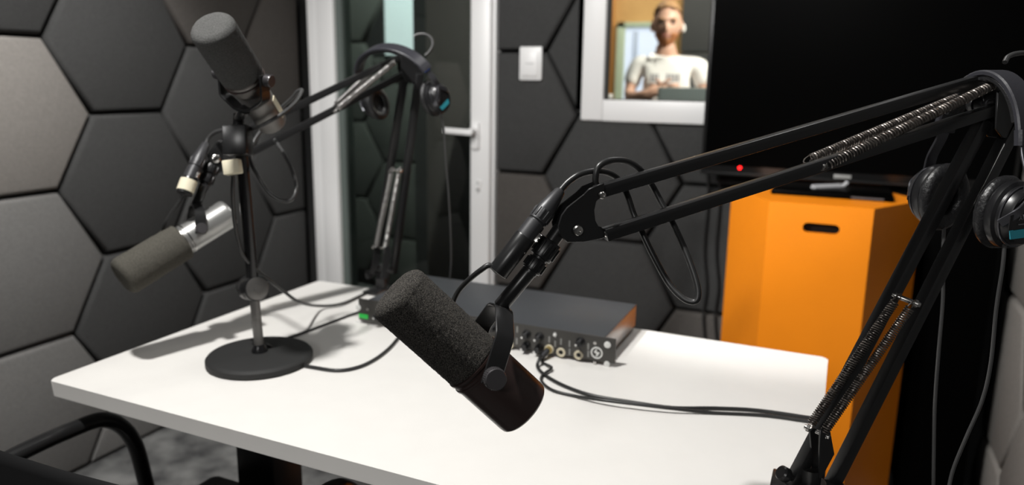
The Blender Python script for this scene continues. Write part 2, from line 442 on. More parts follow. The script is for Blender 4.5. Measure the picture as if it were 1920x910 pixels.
b.beam((hx+.02, y2-.05, hz-.004), (hx-.104, y2-.052, hz+.001), .016, .022, (0, 1, 0), .005)
b.build('door_handle', M['white'], door)
b = MB(); b.lathe((hx+.02, y2+.001, hz-.2), (0, -1, 0), [(0, 0), (.012, 0), (.012, .006), (0, .006)], 20); b.box((hx+.013, y2-.006, hz-.235), (hx+.027, y2, hz-.2), .003)
b.build('lock_cylinder', M['white'], door)
b = MB(); b.box((hx+.018, y2-.0075, hz-.206), (hx+.022, y2-.0055, hz-.192)); b.box((hx+.014, y2-.007, hz-.229), (hx+.026, y2-.0055, hz-.221))
b.build('keyhole', M['greyprint'], door, flat=True)

# ------------------------------------------------------------------ window_1
win = struct(bpy.data.objects.new('window_1', None)); COL.objects.link(win); win.location = ((WX0+WX1)/2, YB-.05, WZ0)
FW_ = .072; yw = YB-.058
b = MB()
b.box((WX0-.01, yw, WZ0-.01), (WX0+FW_, YB-.012, WZ1+.01), .006); b.box((WX1-FW_, yw, WZ0-.01), (WX1+.01, YB-.012, WZ1+.01), .006)
b.box((WX0+FW_, yw, WZ0-.01), (WX1-FW_, YB-.012, WZ0+FW_-.008), .002); b.box((WX0+FW_, yw, WZ1-FW_), (WX1-FW_, YB-.012, WZ1+.01), .002)
b.build('window_frame', M['white'], win)
b = MB(); b.box((WX0+FW_-.004, yw+.010, WZ0+FW_-.01), (WX0+FW_+.008, yw+.044, WZ1-FW_)); b.box((WX0+FW_, yw+.02, WZ0+FW_-.009), (WX1-FW_, yw+.044, WZ0+FW_-.005))
b.build('gasket', M['blackgask'], win, flat=True)
MB().box((WX0+FW_-.004, yw+.024, WZ0+FW_-.012), (WX1-FW_+.004, yw+.030, WZ1-FW_+.004)).build('pane', M['winglass'], win, flat=True)

# ------------------------------------------------------------------ corridor imitating the door glass reflection, and control room behind the window
struct(MB().box((-3.4, 3.62, 0), (-1.62, 3.72, ZC)).build('wall_corridor', M['gap'], flat=True))
struct(MB().box((-1.66, YB+.1, 0), (-1.6, 5.3, ZC)).build('wall_partition', M['charcoal'], flat=True))
struct(MB().box((-3.4, YB+.1, ZC), (1.2, 5.4, ZC+.1)).build('ceiling_control_room', M['ceil'], flat=True))
struct(MB().box((-3.5, YB+.1, -.1), (XL-.1, 3.72, 0)).build('floor_corridor', M['floor'], flat=True))
struct(MB().box((-3.5, YB+.1, 0), (-3.4, 3.72, ZC)).build('wall_corridor_end', M['gap'], flat=True))
cor3 = lambda u, z, d: (u, 3.6195-d, z)
k = 0
for xc in (-3.07, -2.683, -2.296, -1.909):
    for r_ in range(5):
        zc = .10+r_*HH+(0 if round((xc+3.07)/.387) % 2 == 0 else HH/2)
        P = clip(clip(hexpoly(xc, zc), 1, .004, False), 0, -1.67, True)
        if 1.375 < zc+.1 and -2.45 < xc < -2.1 and zc < 2.2:
            P = clip(P, 1, 1.36, True)
        lab = 'grey green panel imitating the door glass reflection, %s %s' % (
            ('lowest', 'second lowest', 'middle', 'second highest', 'highest')[r_],
            {0: 'beside the left door post', 1: 'left of the lit pane', 2: 'below the lit pane', 3: 'right of the lit pane'}[k])
        panel(P, cor3, M['green'], lab, 'hexagonal panels imitating the door glass reflection')  # modelled panels take the place of the room mirrored in the glass
    k += 1
cw = struct(bpy.data.objects.new('reflected_window', None)); COL.objects.link(cw); cw.location = (-2.2, 3.57, 1.39)  # bright window of the glass reflection, built as a glowing pane
p0 = on_y(725, 103, 3.56); p1 = on_y(817, 103, 3.56)
b = MB(); b.box((p0.x-.012, 3.552, p0.z-.012), (p1.x+.012, 3.618, p0.z+.75), .003); b.build('window_frame', M['gasket'], cw)
MB().box((p0.x, 3.548, p0.z), (p1.x, 3.554, p0.z+.74)).build('pane', M['cyan'], cw, flat=True)

struct(MB().box((-1.66, 5.1, 0), (1.2, 5.2, ZC)).build('wall_control_room', M['wood'], flat=True))
struct(MB().box((1.1, YB+.1, 0), (1.2, 5.2, ZC)).build('wall_control_room_right', M['charcoal'], flat=True))
# dark boarding on the right of the control room
b = MB()
for q in range(7): b.box((-1.055, 5.05, q*.36+.004), (.2, 5.099, q*.36+.356), .004)
tag(b.build('wall_boarding', M['charcoal']), 'charcoal wide wall boards behind the man, right of the wood wall', 'wall cladding')
d2 = struct(bpy.data.objects.new('door_2', None)); COL.objects.link(d2); d2.location = (-1.3, 5.06, 0)
xa = on_y(1155, 110, 5.05).x; xb = on_y(1170, 110, 5.05).x; zt = on_y(1170, 42, 5.05).z; xc = on_y(1236, 60, 5.05).x+.1
b = MB(); b.box((xa, 5.04, 0), (xb, 5.098, zt), .003); b.box((xa, 5.04, zt-.035), (xc, 5.098, zt+.0), .003); b.box((xc-.04, 5.04, 0), (xc, 5.098, zt), .003); b.build('frame', M['palegreen'], d2)
MB().box((xb+.0, 5.06, 0), (xc-.04, 5.09, zt-.035)).build('pane', M['bluewhite'], d2, flat=True)
MB().box((xb+.06, 5.045, 1.15), (xb+.095, 5.06, zt-.06), .003).build('glazing_bar', M['bluegrey'], d2)
MB().box((xa-.055, 5.05, 0), (xa-.012, 5.099, ZC), .003)
tb = MB().box((-1.56, 5.05, 0), (-1.53, 5.099, ZC), .003)
struct(tb.build('trim_1', M['woodedge']))

# control room desk, monitor, small equipment
dk = thing('control_desk', (-.75, 3.3, 0), 'dark desk in the control room just below the window sill, in front of the man', 'desk')
MB().box((-1.55, 2.95, 1.02), (.3, 3.62, 1.05), .004).build('desktop', M['desk'], dk)
for x_ in (-1.5, .25): MB().box((x_-.03, 3.0, 0), (x_+.03, 3.58, 1.02), .004).build('leg', M['desk'], dk)
mo = thing('monitor', (-.62, 3.3, 1.05), 'grey flat monitor back in front of the man in white T-shirt', 'monitor')
a = at(1249, 163, 3.42)
b = MB(); b.box((a.x, 3.30, 1.10), (a.x+.42, 3.325, a.z), .006); b.build('screen_housing', M['monitor'], mo)
b = MB(); b.box((a.x+.17, 3.325, 1.05), (a.x+.25, 3.35, 1.18), .004); b.build('neck', M['monitor'], mo)
b = MB(); b.box((a.x+.1, 3.27, 1.05), (a.x+.32, 3.43, 1.06), .004); b.build('foot', M['monitor'], mo)
eq = thing('desk_telephone', (-1.05, 3.2, 1.05), 'dark small desk device with a pale top behind the lower left corner of the window', 'device')
a = at(1148, 184, 3.42)
b = MB(); b.box((a.x-.05, 3.18, 1.05), (a.x+.04, 3.30, a.z), .01); b.build('body', M['blackpl'], eq)
b = MB(); b.box((a.x-.015, 3.20, a.z), (a.x+.03, 3.27, a.z+.02), .006); b.build('pale_top', M['whitedot'], eq)

# ------------------------------------------------------------------ table
T0 = V((-1.173, .733, 0)); T1 = V((.010, 1.432, 0)); TZ = .74
tb = thing('table', ((T0.x+T1.x)/2, (T0.y+T1.y)/2, 0), 'white laminate rectangular meeting table carrying the microphones and rack unit', 'table')
b = MB(); r_ = .012; pts = []
for cx, cy, a0 in ((T1.x-r_, T1.y-r_, 0), (T0.x+r_, T1.y-r_, 90), (T0.x+r_, T0.y+r_, 180), (T1.x-r_, T0.y+r_, 270)):
    for q in range(6): a = math.radians(a0+q*18); pts.append((cx+r_*math.cos(a), cy+r_*math.sin(a), TZ-.013))
b.plate(pts, (0, 0, 1), .026, .0012); b.build('tabletop', M['table'], tb)
for lx in (-.955, -.20):
    b = MB(); b.box((lx-.045, .96, .03), (lx+.045, 1.04, .70), .004); b.build('leg', M['black'], tb)
    b = MB(); b.box((lx-.05, .80, 0), (lx+.05, 1.36, .03), .006); b.build('foot', M['black'], tb)
b = MB(); b.box((-1.0, .98, .67), (-.15, 1.02, .714), .003); b.build('under_rail', M['black'], tb)

# ------------------------------------------------------------------ chair
ch = thing('chair', (-.87, .7, 0), 'black tubular arm chair with perforated back tucked under the near left table corner', 'chair')
b = MB()
zt = .80
prof = [(-.24, -.03), (-.20, -.012), (-.1, .0), (0, .004), (.1, .0), (.20, -.012), (.24, -.03)]
n0 = []
for x_, y_ in prof:
    n0.append([(-.87+x_, .488-y_*.6+dz*-.12+.0, zt-dz) for dz in (0.0, .012, .1, .2, .3, .37)])
for off in (0, .006):
    g = [[b.bm.verts.new(V(p)-V((0, off, .004 if (j in (0, 5) and off) else 0))) for j, p in enumerate(c)] for c in n0]
    if off == 0: g0 = g
    for i in range(len(g)-1):
        for j in range(5): b.bm.faces.new((g[i][j], g[i+1][j], g[i+1][j+1], g[i][j+1]))
n = len(g)
for i in range(n-1):
    b.bm.faces.new((g0[i][0], g[i][0], g[i+1][0], g0[i+1][0])); b.bm.faces.new((g0[i][5], g0[i+1][5], g[i+1][5], g[i][5]))
for j in range(5):
    b.bm.faces.new((g0[0][j], g0[0][j+1], g[0][j+1], g[0][j])); b.bm.faces.new((g0[-1][j], g[-1][j], g[-1][j+1], g0[-1][j+1]))
bk = b.build('backrest', M['black'], ch, angle=50)
b = MB()
for i in range(22):
    for j in range(5):
        x_ = -.21+i*.02+(j % 2)*.01
        b.cyl((-.87+x_, .466+.02*abs(x_)-(.05+j*.016)*-.12-.0, zt-.05-j*.016), (-.87+x_, .4745+.02*abs(x_)+.0+(.05+j*.016)*.12, zt-.05-j*.016), .003, seg=8)
b.build('perforation', M['greyprint'], bk)
b = MB(); b.box((-1.08, .55, .43), (-.66, .98, .47), .015); b.build('seat', M['black'], ch)
for sx in (-1.118, -.622):
    b = MB(); b.tube([(sx, .46, .50), (sx, .48, .58), (sx, .53, .645), (sx, .62, .662), (sx, .72, .665), (sx, .79, .655), (sx, .835, .60), (sx, .855, .5), (sx, .88, .3), (sx, .90, .012)], .0135, 14, 8)
    b.build('armrest', M['black'], ch)
    b = MB(); b.tube([(sx, .46, .50), (sx, .45, .3), (sx, .43, .012)], .0125, 12, 6); b.build('leg', M['black'], ch)
b = MB(); b.cyl((-1.118, .62, .445), (-.622, .62, .445), .011); b.cyl((-1.118, .868, .42), (-.622, .868, .42), .011); b.beam((-1.08, .49, .5), (-1.08, .49, .79), .02, .012, (1, 0, 0)); b.beam((-.66, .49, .5), (-.66, .49, .79), .02, .012, (1, 0, 0)); b.cyl((-1.118, .47, .52), (-.622, .47, .52), .011)
b.build('under_frame', M['black'], ch)

# ------------------------------------------------------------------ orange cabinet
HXc, HYc, HS, HZ = -.042, 2.269, .2535, .935
hexv = [V((HXc+HS*math.cos(math.radians(a)), HYc+HS*math.sin(math.radians(a)), 0)) for a in (0, 60, 120, 180, 240, 300)]
cb = thing('cabinet', (HXc, HYc, 0), 'orange lacquered hexagonal cabinet with a black hand slot in its front', 'cabinet')
b = MB(); yfr = HYc-HS*math.sin(math.radians(60))
# body: hexagonal prism whose front face has the slot cut out
sx0, sx1, szc, shh = -.080, .010, .872, .0135
slot = []
for c_, a0 in ((sx1-shh, -90), (sx0+shh, 90)):
    for q in range(9):
        a = math.radians(a0+q*22.5); slot.append((c_+shh*math.cos(a), szc+shh*math.sin(a)))
fx0, fx1 = HXc-HS/2, HXc+HS/2
bm = b.bm
# front with hole: bridge outer rectangle and the slot loop
outer = [(fx0, .02), (fx1, .02), (fx1, HZ), (fx0, HZ)]
vo = [bm.verts.new((x_, yfr, z_)) for x_, z_ in outer]; vi = [bm.verts.new((x_, yfr, z_)) for x_, z_ in slot]
eo = [bm.edges.new((vo[i], vo[(i+1) % 4])) for i in range(4)]; ei = [bm.edges.new((vi[i], vi[(i+1) % len(vi)])) for i in range(len(vi))]
bmesh.ops.triangle_fill(bm, edges=eo+ei, use_beauty=True, use_dissolve=False)
vb = [bm.verts.new((v.co.x, yfr+.018, v.co.z)) for v in vi]
for i in range(len(vi)): bm.faces.new((vi[i], vi[(i+1) % len(vi)], vb[(i+1) % len(vi)], vb[i]))
bot = [bm.verts.new((v.x, v.y, .02)) for v in hexv]; top = [bm.verts.new((v.x, v.y, HZ)) for v in hexv]
for i in range(6):
    if i == 4: continue
    j = (i+1) % 6; bm.faces.new((bot[i], bot[j], top[j], top[i]))
bm.faces.new(top); bm.faces.new(bot[::-1])
bmesh.ops.remove_doubles(bm, verts=bm.verts, dist=.0004)
bd = b.build('body', M['orange'], cb, flat=True)
MB().plate([(v.x*.97+HXc*.03, v.y*.97+HYc*.03, .01) for v in hexv], (0, 0, 1), .02).build('plinth', M['blackmat'], cb)
MB().box((sx0-.02, yfr+.03, szc-.03), (sx1+.02, yfr+.06, szc+.03)).build('slot_lining', M['gap'], cb, flat=True)
# items on the cabinet
pb = thing('media_box', (0, 2.2, HZ), 'flat glossy black box lying on top of the orange cabinet', 'media box')
b = MB(); b.box((-.178, 2.185, HZ), (.135, 2.40, HZ+.014), .004); b.build('case', M['tvblk'], pb)
b = MB(); b.box((.03, 2.1835, HZ+.004), (.11, 2.186, HZ+.009)); b.build('sheen_strip', M['rack'], pb, flat=True)  # bluish sheen of the glossy case, built as a raised strip
q0 = on_z(1524, 352, HZ+.016); q1 = on_z(1574, 350, HZ+.016)
b = MB(); b.tube([q0, (q0+q1)/2, q1], .009, 12, 4); b.tube([q1, q1+V((.012, .004, .004)), q1+V((.02, .01, .012))], .006, 10, 3)
tag(b.build('cable_adapter', M['palegrey']), 'small white cable adapter lying on the black box on the orange cabinet', 'adapter')

# made-up black box that fills the shaded corner
kb = thing('shade_block', (.32, 2.38, 0), 'made-up black box darkening the corner between orange cabinet and right wall', 'cabinet')
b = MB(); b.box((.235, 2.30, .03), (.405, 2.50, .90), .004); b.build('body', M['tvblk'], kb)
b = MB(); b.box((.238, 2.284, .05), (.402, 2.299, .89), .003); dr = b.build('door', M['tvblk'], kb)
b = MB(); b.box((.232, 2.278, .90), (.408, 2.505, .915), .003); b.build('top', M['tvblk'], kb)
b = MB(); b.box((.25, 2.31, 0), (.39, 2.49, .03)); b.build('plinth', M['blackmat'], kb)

# ------------------------------------------------------------------ television
tv = thing('television', (.03, 2.46, .95), 'large black flat screen television on the back wall above the orange cabinet', 'television')
TX0, TX1, TZ0, TZ1 = -.417, .445, .953, 1.49
TZ1 = 1.62
b = MB(); b.box((TX0, 2.412, TZ0), (TX1, 2.45, TZ1), .004); b.build('housing', M['tvbez'], tv)
b = MB(); b.box((TX0+.012, 2.409, TZ0+.032), (TX1-.012, 2.413, TZ1-.012)); b.build('screen', M['tvblk'], tv, flat=True)
b = MB(); b.box((TX0+.004, 2.4085, TZ0+.003), (TX1-.004, 2.412, TZ0+.009)); b.build('lower_trim', M['tvbez'], tv, flat=True)
a = on_y(1387, 315, 2.409); b = MB(); b.cyl((a.x, 2.4105, a.z), (a.x, 2.4075, a.z), .005, seg=16); b.build('standby_light', M['red'], tv)
a = on_y(1580, 325, 2.409); b = MB(); b.box((a.x-.024, 2.4075, TZ0+.012), (a.x+.024, 2.41, TZ0+.024), .001); b.build('badge', M['greyprint'], tv)
b = MB(); b.box((-.25, 2.45, 1.15), (.3, 2.527, 1.45), .004); b.build('wall_bracket', M['black'], tv)
for i, (xp, lab) in enumerate(((1344, 'thin black cable hanging from the television, nearer the orange cabinet'), (1322, 'thin black cable hanging down the back wall, left of the other'))):
    pts = [on_y(xp+dx, y_, 2.50) for dx, y_ in ((2, 310), (4, 380), (-3, 470), (1, 540), (-5, 600), (4, 700), (6, 800))]
    pts = [V((p.x, 2.515, p.z)) for p in pts]
    tag(MB().tube(pts, .004, 8, 6).build('hanging_cable', M['cable']), lab, 'cable', 'cables hanging beside the cabinet')

# light switch
sw = thing('light_switch', (-1.065, 2.52, 1.24), 'white double rocker light switch on the dark panel between door and window', 'light switch')
b = MB(); b.box((-1.11, 2.518, 1.242), (-1.022, 2.5295, 1.362), .005); b.build('plate', M['white'], sw)
b = MB(); b.box((-1.098, 2.512, 1.256), (-1.034, 2.519, 1.348), .004); b.build('rocker', M['white'], sw)
b = MB(); b.box((-1.082, 2.511, 1.301), (-1.05, 2.5125, 1.303)); b.build('marking', M['greyprint'], sw, flat=True)

# ------------------------------------------------------------------ rack audio interface
YR = 1.205; RX0, RX1 = -.887, -.336; RZ0, RZ1 = .747, .794
rk = thing('rack_audio_interface', ((RX0+RX1)/2, 1.3, TZ), 'grey rack mount audio interface with knobs and jacks lying on the white table', 'audio interface')
b = MB(); b.box((RX0+.022, YR+.003, RZ0+.001), (RX1-.022, YR+.222, RZ1-.003), .0015); ca = b.build('chassis', M['rackside'], rk)
b = MB(); b.box((RX0+.0215, YR+.003, RZ1-.003), (RX1-.0215, YR+.2225, RZ1-.0005), .0008); b.build('lid', M['rack'], rk)
b = MB(); b.box((RX0, YR, RZ0), (RX1, YR+.004, RZ1), .0012); fp = b.build('front_panel', M['rackf'], rk)
for x_ in (RX0+.05, RX1-.05):
    for y_ in (YR+.03, YR+.195):
        MB().cyl((x_, y_, TZ), (x_, y_, RZ0+.001), .010, seg=16).build('rubber_foot', M['blackmat'], rk)
def rp(x, y, d=0.):
    p = on_y(x, y, YR); return V((p.x, YR-d, p.z))
def ring(b, p, r0, r1, t=.002, seg=24): b.lathe(p, (0, -1, 0), [(r0, 0), (r1, 0), (r1, t*.7), (r1-t*.3, t), (r0+t*.3, t), (r0, t*.5), (r0, 0)], seg)
for x_, y_ in ((955, 646), (1030, 655), (1052, 661), (1085, 666), (925, 640), (900, 634)):
    p = rp(x_, y_); b = MB(); ring(b, p, .0042, .0088); jk = b.build('jack_socket', M['cream'], rk)
    b = MB(); b.cyl(p+V((0, -.0002, 0)), p+V((0, -.0008, 0)), .0043, seg=16); b.build('socket_hole', M['gap'], jk)
for x_, y_ in ((988, 627), (1012, 632), (987, 649), (1011, 654), (1089, 641), (905, 611), (925, 615), (770, 597), (790, 601), (810, 605), (711, 592)):
    p = rp(x_, y_); b = MB(); b.lathe(p, (0, -1, 0), [(0, 0), (.0085, 0), (.0085, .003), (.0068, .004), (.006, .0135), (.005, .0145), (0, .0145)], 24); kn = b.build('control_knob', M['blackpl'], rk)
    b = MB(); b.box(p+V((-.0064, -.0152, -.0052)), p+V((-.0028, -.0125, -.0012)), .0008); b.build('pointer', M['whitedot'], kn)
for x_, y_, r_ in ((1139, 647, .0062), (1138, 683, .0055), (672, 577, .006), (671, 606, .0045)):
    p = rp(x_, y_); b = MB(); b.cyl(p+V((0, .0005, 0)), p+V((0, -.0012, 0)), r_, seg=20, bev=.0004); b.build('rack_hole', M['whitedot'], rk)
for x_, y_ in ((1116, 643), (1115, 680), (690, 580), (691, 611), (712, 612)):
    p = rp(x_, y_); b = MB(); b.cyl(p, p+V((0, -.0015, 0)), .0034, seg=16, bev=.0005); b.build('screw', M['steel'], rk)
b = MB(); p = rp(1119, 662); ring(b, p, .0085, .0112, .0012, 32)
b.plate([p+V((x_, -.0008, z_)) for x_, z_ in ((-.0055, .001), (-.001, .0072), (.0005, .0072), (-.0005, .0022), (.0058, .0015), (.001, -.0065), (-.0015, -.0068), (-.0002, -.0015))], (0, 1, 0), .0010)
b.build('emblem', M['whitedot'], rk)
b = MB()
a = rp(673, 588); c = rp(690, 598); b.box((a.x, YR-.001, c.z-.001), (c.x, YR+.001, a.z), .0005); b.build('level_display', M['green_led'], rk)
b = MB()
for x_, y_ in ((1042, 629), (1030, 637), (1052, 641), (1068, 645), (1068, 660), (1103, 650), (1103, 664), (970, 618), (969, 640), (1041, 645)):
    p = rp(x_, y_); b.box(p+V((-.0016, -.0006, -.006)), p+V((.0016, .0006, .006)))
b.box(rp(1041, 626)+V((-.003, -.001, -.003)), rp(1041, 626)+V((.003, .001, .003)))
b.build('panel_print', M['greyprint'], rk, flat=True)
p = rp(1041, 628); b = MB(); b.cyl(p, p+V((0, -.003, 0)), .0034, seg=16, bev=.0008); b.build('indicator', M['whitedot'], rk)

# ------------------------------------------------------------------ boom arms
VIEW = -FW
def boom_arm(label, base, up_bars, lo_bars, up_springs, lo_springs, head_poly, head_gap, head_screws, nrm, elbow_poly, lever_polys, pins, knobs, bar, turns, clamp, px, loc):
    t = thing('boom_arm', loc, label, 'boom arm', 'spring boom arms clamped to the table')
    for p, q in up_bars: MB().beam(p, q, bar, bar, nrm).build('upper_bar', M['black'], t)
    for p, q in lo_bars: MB().beam(p, q, bar*1.1, bar*1.1, nrm).build('lower_bar', M['black'], t)
    for i, (p, q, R) in enumerate(up_springs+lo_springs):
        d = (V(q)-V(p)).normalized()
        b = MB(); b.coil(p, q, R, R*.25, turns)
        x = d.orthogonal().normalized()
        b.tube([V(p)+x*R, V(p)-d*R*1.6+x*R*.6, V(p)-d*R*2.6-x*R*.3, V(p)-d*R*1.6-x*R*.9, V(p)-d*R*.6-x*.4*R], R*.2, 6, 4)
        b.build('spring', M['spring'], t)
    n = V(nrm).normalized()
    for s_ in (-1, 1):
        b = MB(); b.plate([p+n*s_*head_gap for p in head_poly], n, .0028, .0006); b.build('head_plate', M['black'], t)
        b = MB(); b.plate([p+n*s_*head_gap for p in elbow_poly], n, .0028, .0006); b.build('elbow_plate', M['black'], t)
    hc = sum(head_poly, V())/len(head_poly)
    for p, r_ in head_screws:
        p = p-n*(p-hc).dot(n)
        b = MB(); b.cyl(p-n*(head_gap+.003), p+n*(head_gap+.0015), r_*.6, seg=14)
        b.lathe(p+n*(head_gap+.0026), n, [(0, 0), (r_, 0), (r_, .0012), (r_*.8, .0028), (r_*.35, .0034), (r_*.3, .0022), (0, .0022)], 20); b.build('screw', M['steel'], t)
    for P in lever_polys:
        b = MB(); b.plate(P, n, .003, .0006); b.build('spring_lever', M['black'], t)
    for p, q, r_ in pins:
        b = MB(); b.cyl(p, q, r_, seg=14, bev=r_*.3)
        d = (V(q)-V(p)).normalized(); b.cyl(V(p)+d*r_, V(p)+d*r_*2, r_*1.5, seg=14); b.cyl(V(q)-d*r_*2, V(q)-d*r_, r_*1.5, seg=14); b.build('spring_pin', M['steel'], t)
    for p, q, r_ in knobs:
        b = MB(); d = V(q)-V(p); L = d.length
        b.lathe(p, d, [(0, 0), (r_*.8, 0), (r_, r_*.2), (r_, r_*1.1), (r_*.85, r_*1.3), (r_*.42, r_*1.35), (r_*.42, L), (0, L)], 24); b.build('thumb_knob', M['blackpl'], t)
    clamp(t)
    return t

# --- nearer arm, right side of the table
zh, ze, zb = .79, .90, .93
side_f = (VIEW*.95+R_*.3+D_*.19).normalized()
hp = [(1093, 350), (1084, 362), (1050, 384), (1040, 398), (1035, 418), (1041, 438), (1056, 451), (1090, 451), (1129, 448), (1145, 441), (1146, 433), (1120, 427), (1110, 412), (1106, 392), (1109, 374), (1127, 362), (1124, 340)]
ep = [(1835, 172), (1862, 160), (1900, 165), (1940, 190), (1945, 235), (1915, 262), (1868, 258), (1846, 240)]
def clamp_near(t):
    b = MB(); x_, y_ = T1.x, .925
    b.box((x_-.055, y_-.022, TZ), (x_+.03, y_+.022, TZ+.008), .002); b.box((x_+.004, y_-.022, TZ-.085), (x_+.018, y_+.022, TZ+.004), .002)
    b.box((x_-.055, y_-.022, TZ-.085), (x_+.014, y_+.022, TZ-.073), .002); b.cyl((x_-.03, y_, TZ-.13), (x_-.03, y_, TZ-.034), .006); b.cyl((x_-.03, y_, TZ-.036), (x_-.03, y_, TZ-.027), .016); b.cyl((x_-.052, y_, TZ-.126), (x_-.008, y_, TZ-.126), .004)
    b.build('table_clamp', M['black'], t)
    b = MB(); b.cyl((x_-.01, y_, TZ+.006), (x_-.01, y_, TZ+.03), .013); b.cyl((x_-.01, y_, TZ+.004), (x_-.01, y_, TZ+.012), .02)
    a = at(1474, 930, .926); c = at(1549, 930, .936)
    b.beam(a+(c-a)*-.08, a+(c-a)*1.1, .03, .016, side_f); b.beam((a+c)/2, V((x_-.01, y_, TZ+.012)), .028, .02, side_f)
    b.build('pivot', M['black'], t)
near_arm = boom_arm('black spring boom arm clamped at the right table edge, crossing the photo in front', None,
    [(at(1116, 361, zh), at(1850, 146, ze)), (at(1134, 440, zh), at(1908, 192, ze))],
    [(at(1844, 226, ze), at(1472, 932, .926)), (at(1903, 230, ze), at(1548, 932, .936))],
    [(at(1552, 309, .842), at(1863, 159, .885), .0050), (at(1522, 297, .872), at(1795, 183, .915), .0048)],
    [(at(1678, 566, .897), at(1521, 795, .905), .0046), (at(1706, 578, .893), at(1545, 811, .901), .0046)],
    [at(x_, y_, zh) for x_, y_ in hp], .0095, [(at(1120, 363, zh), .0042), (at(1138, 438, zh), .0042), (at(1075, 428, zh), .006)],
    side_f, [at(x_, y_, ze) for x_, y_ in ep],
    [[at(x_, y_, .918) for x_, y_ in ((1506, 801), (1514, 796), (1523, 800), (1546, 893), (1528, 912), (1505, 930), (1496, 922), (1528, 882))],
     [at(x_, y_, .906) for x_, y_ in ((1527, 800), (1541, 797), (1552, 806), (1570, 856), (1548, 900), (1540, 905))]],
    [(at(1672, 552, .905), at(1726, 573, .891), .0032), (at(1508, 800, .92), at(1556, 821, .902), .0032), (at(1540, 313, .838), at(1562, 305, .86), .004)],
    [(at(1463, 886, .915), at(1500, 905, .925), .0095), (at(1835, 200, .91), at(1868, 190, .885), .010)],
    .0135, 62, clamp_near, None, (T1.x, .925, TZ))
# round friction washers behind the springs at the elbow
b = MB()
for q_, r_ in (((1828, 196), .011), ((1838, 193), .012), ((1850, 190), .0095)):
    p = at(*q_, .915); b.cyl(p-side_f*.004, p+side_f*.004, r_, seg=24, bev=.001)
b.build('friction_washer', M['blackpl'], near_arm)

# swivel below the head
def swivel(t, a, c, r1, parts, mat_=None):
    """stem tube from a (top) to c (bottom) with ribbed collars given as (t0, t1, radius)"""
    b = MB(); b.cyl(a, c, r1, seg=20); b.build('swivel_stem', mat_ or M['black'], t)
    for t0, t1, r_ in parts:
        b = MB(); a_ = V(a)+(V(c)-V(a))*t0; c_ = V(a)+(V(c)-V(a))*t1; d = (c_-a_).normalized(); L = (c_-a_).length
        b.cyl(a_, c_, r_, seg=20, bev=.001)
        for q in range(10):
            ang = q*math.pi/5; x = d.orthogonal().normalized(); y = d.cross(x); o_ = (x*math.cos(ang)+y*math.sin(ang))*r_
            b.beam(a_+o_+d*L*.15, c_+o_-d*L*.15, .003, .003, o_, .0004)
        b.build('ribbed_collar', M['blackpl'], t)
swivel(near_arm, at(1052, 428, zh), at(992, 512, .786), .0085, [(.3, .66, .0125), (.7, .95, .0108)])

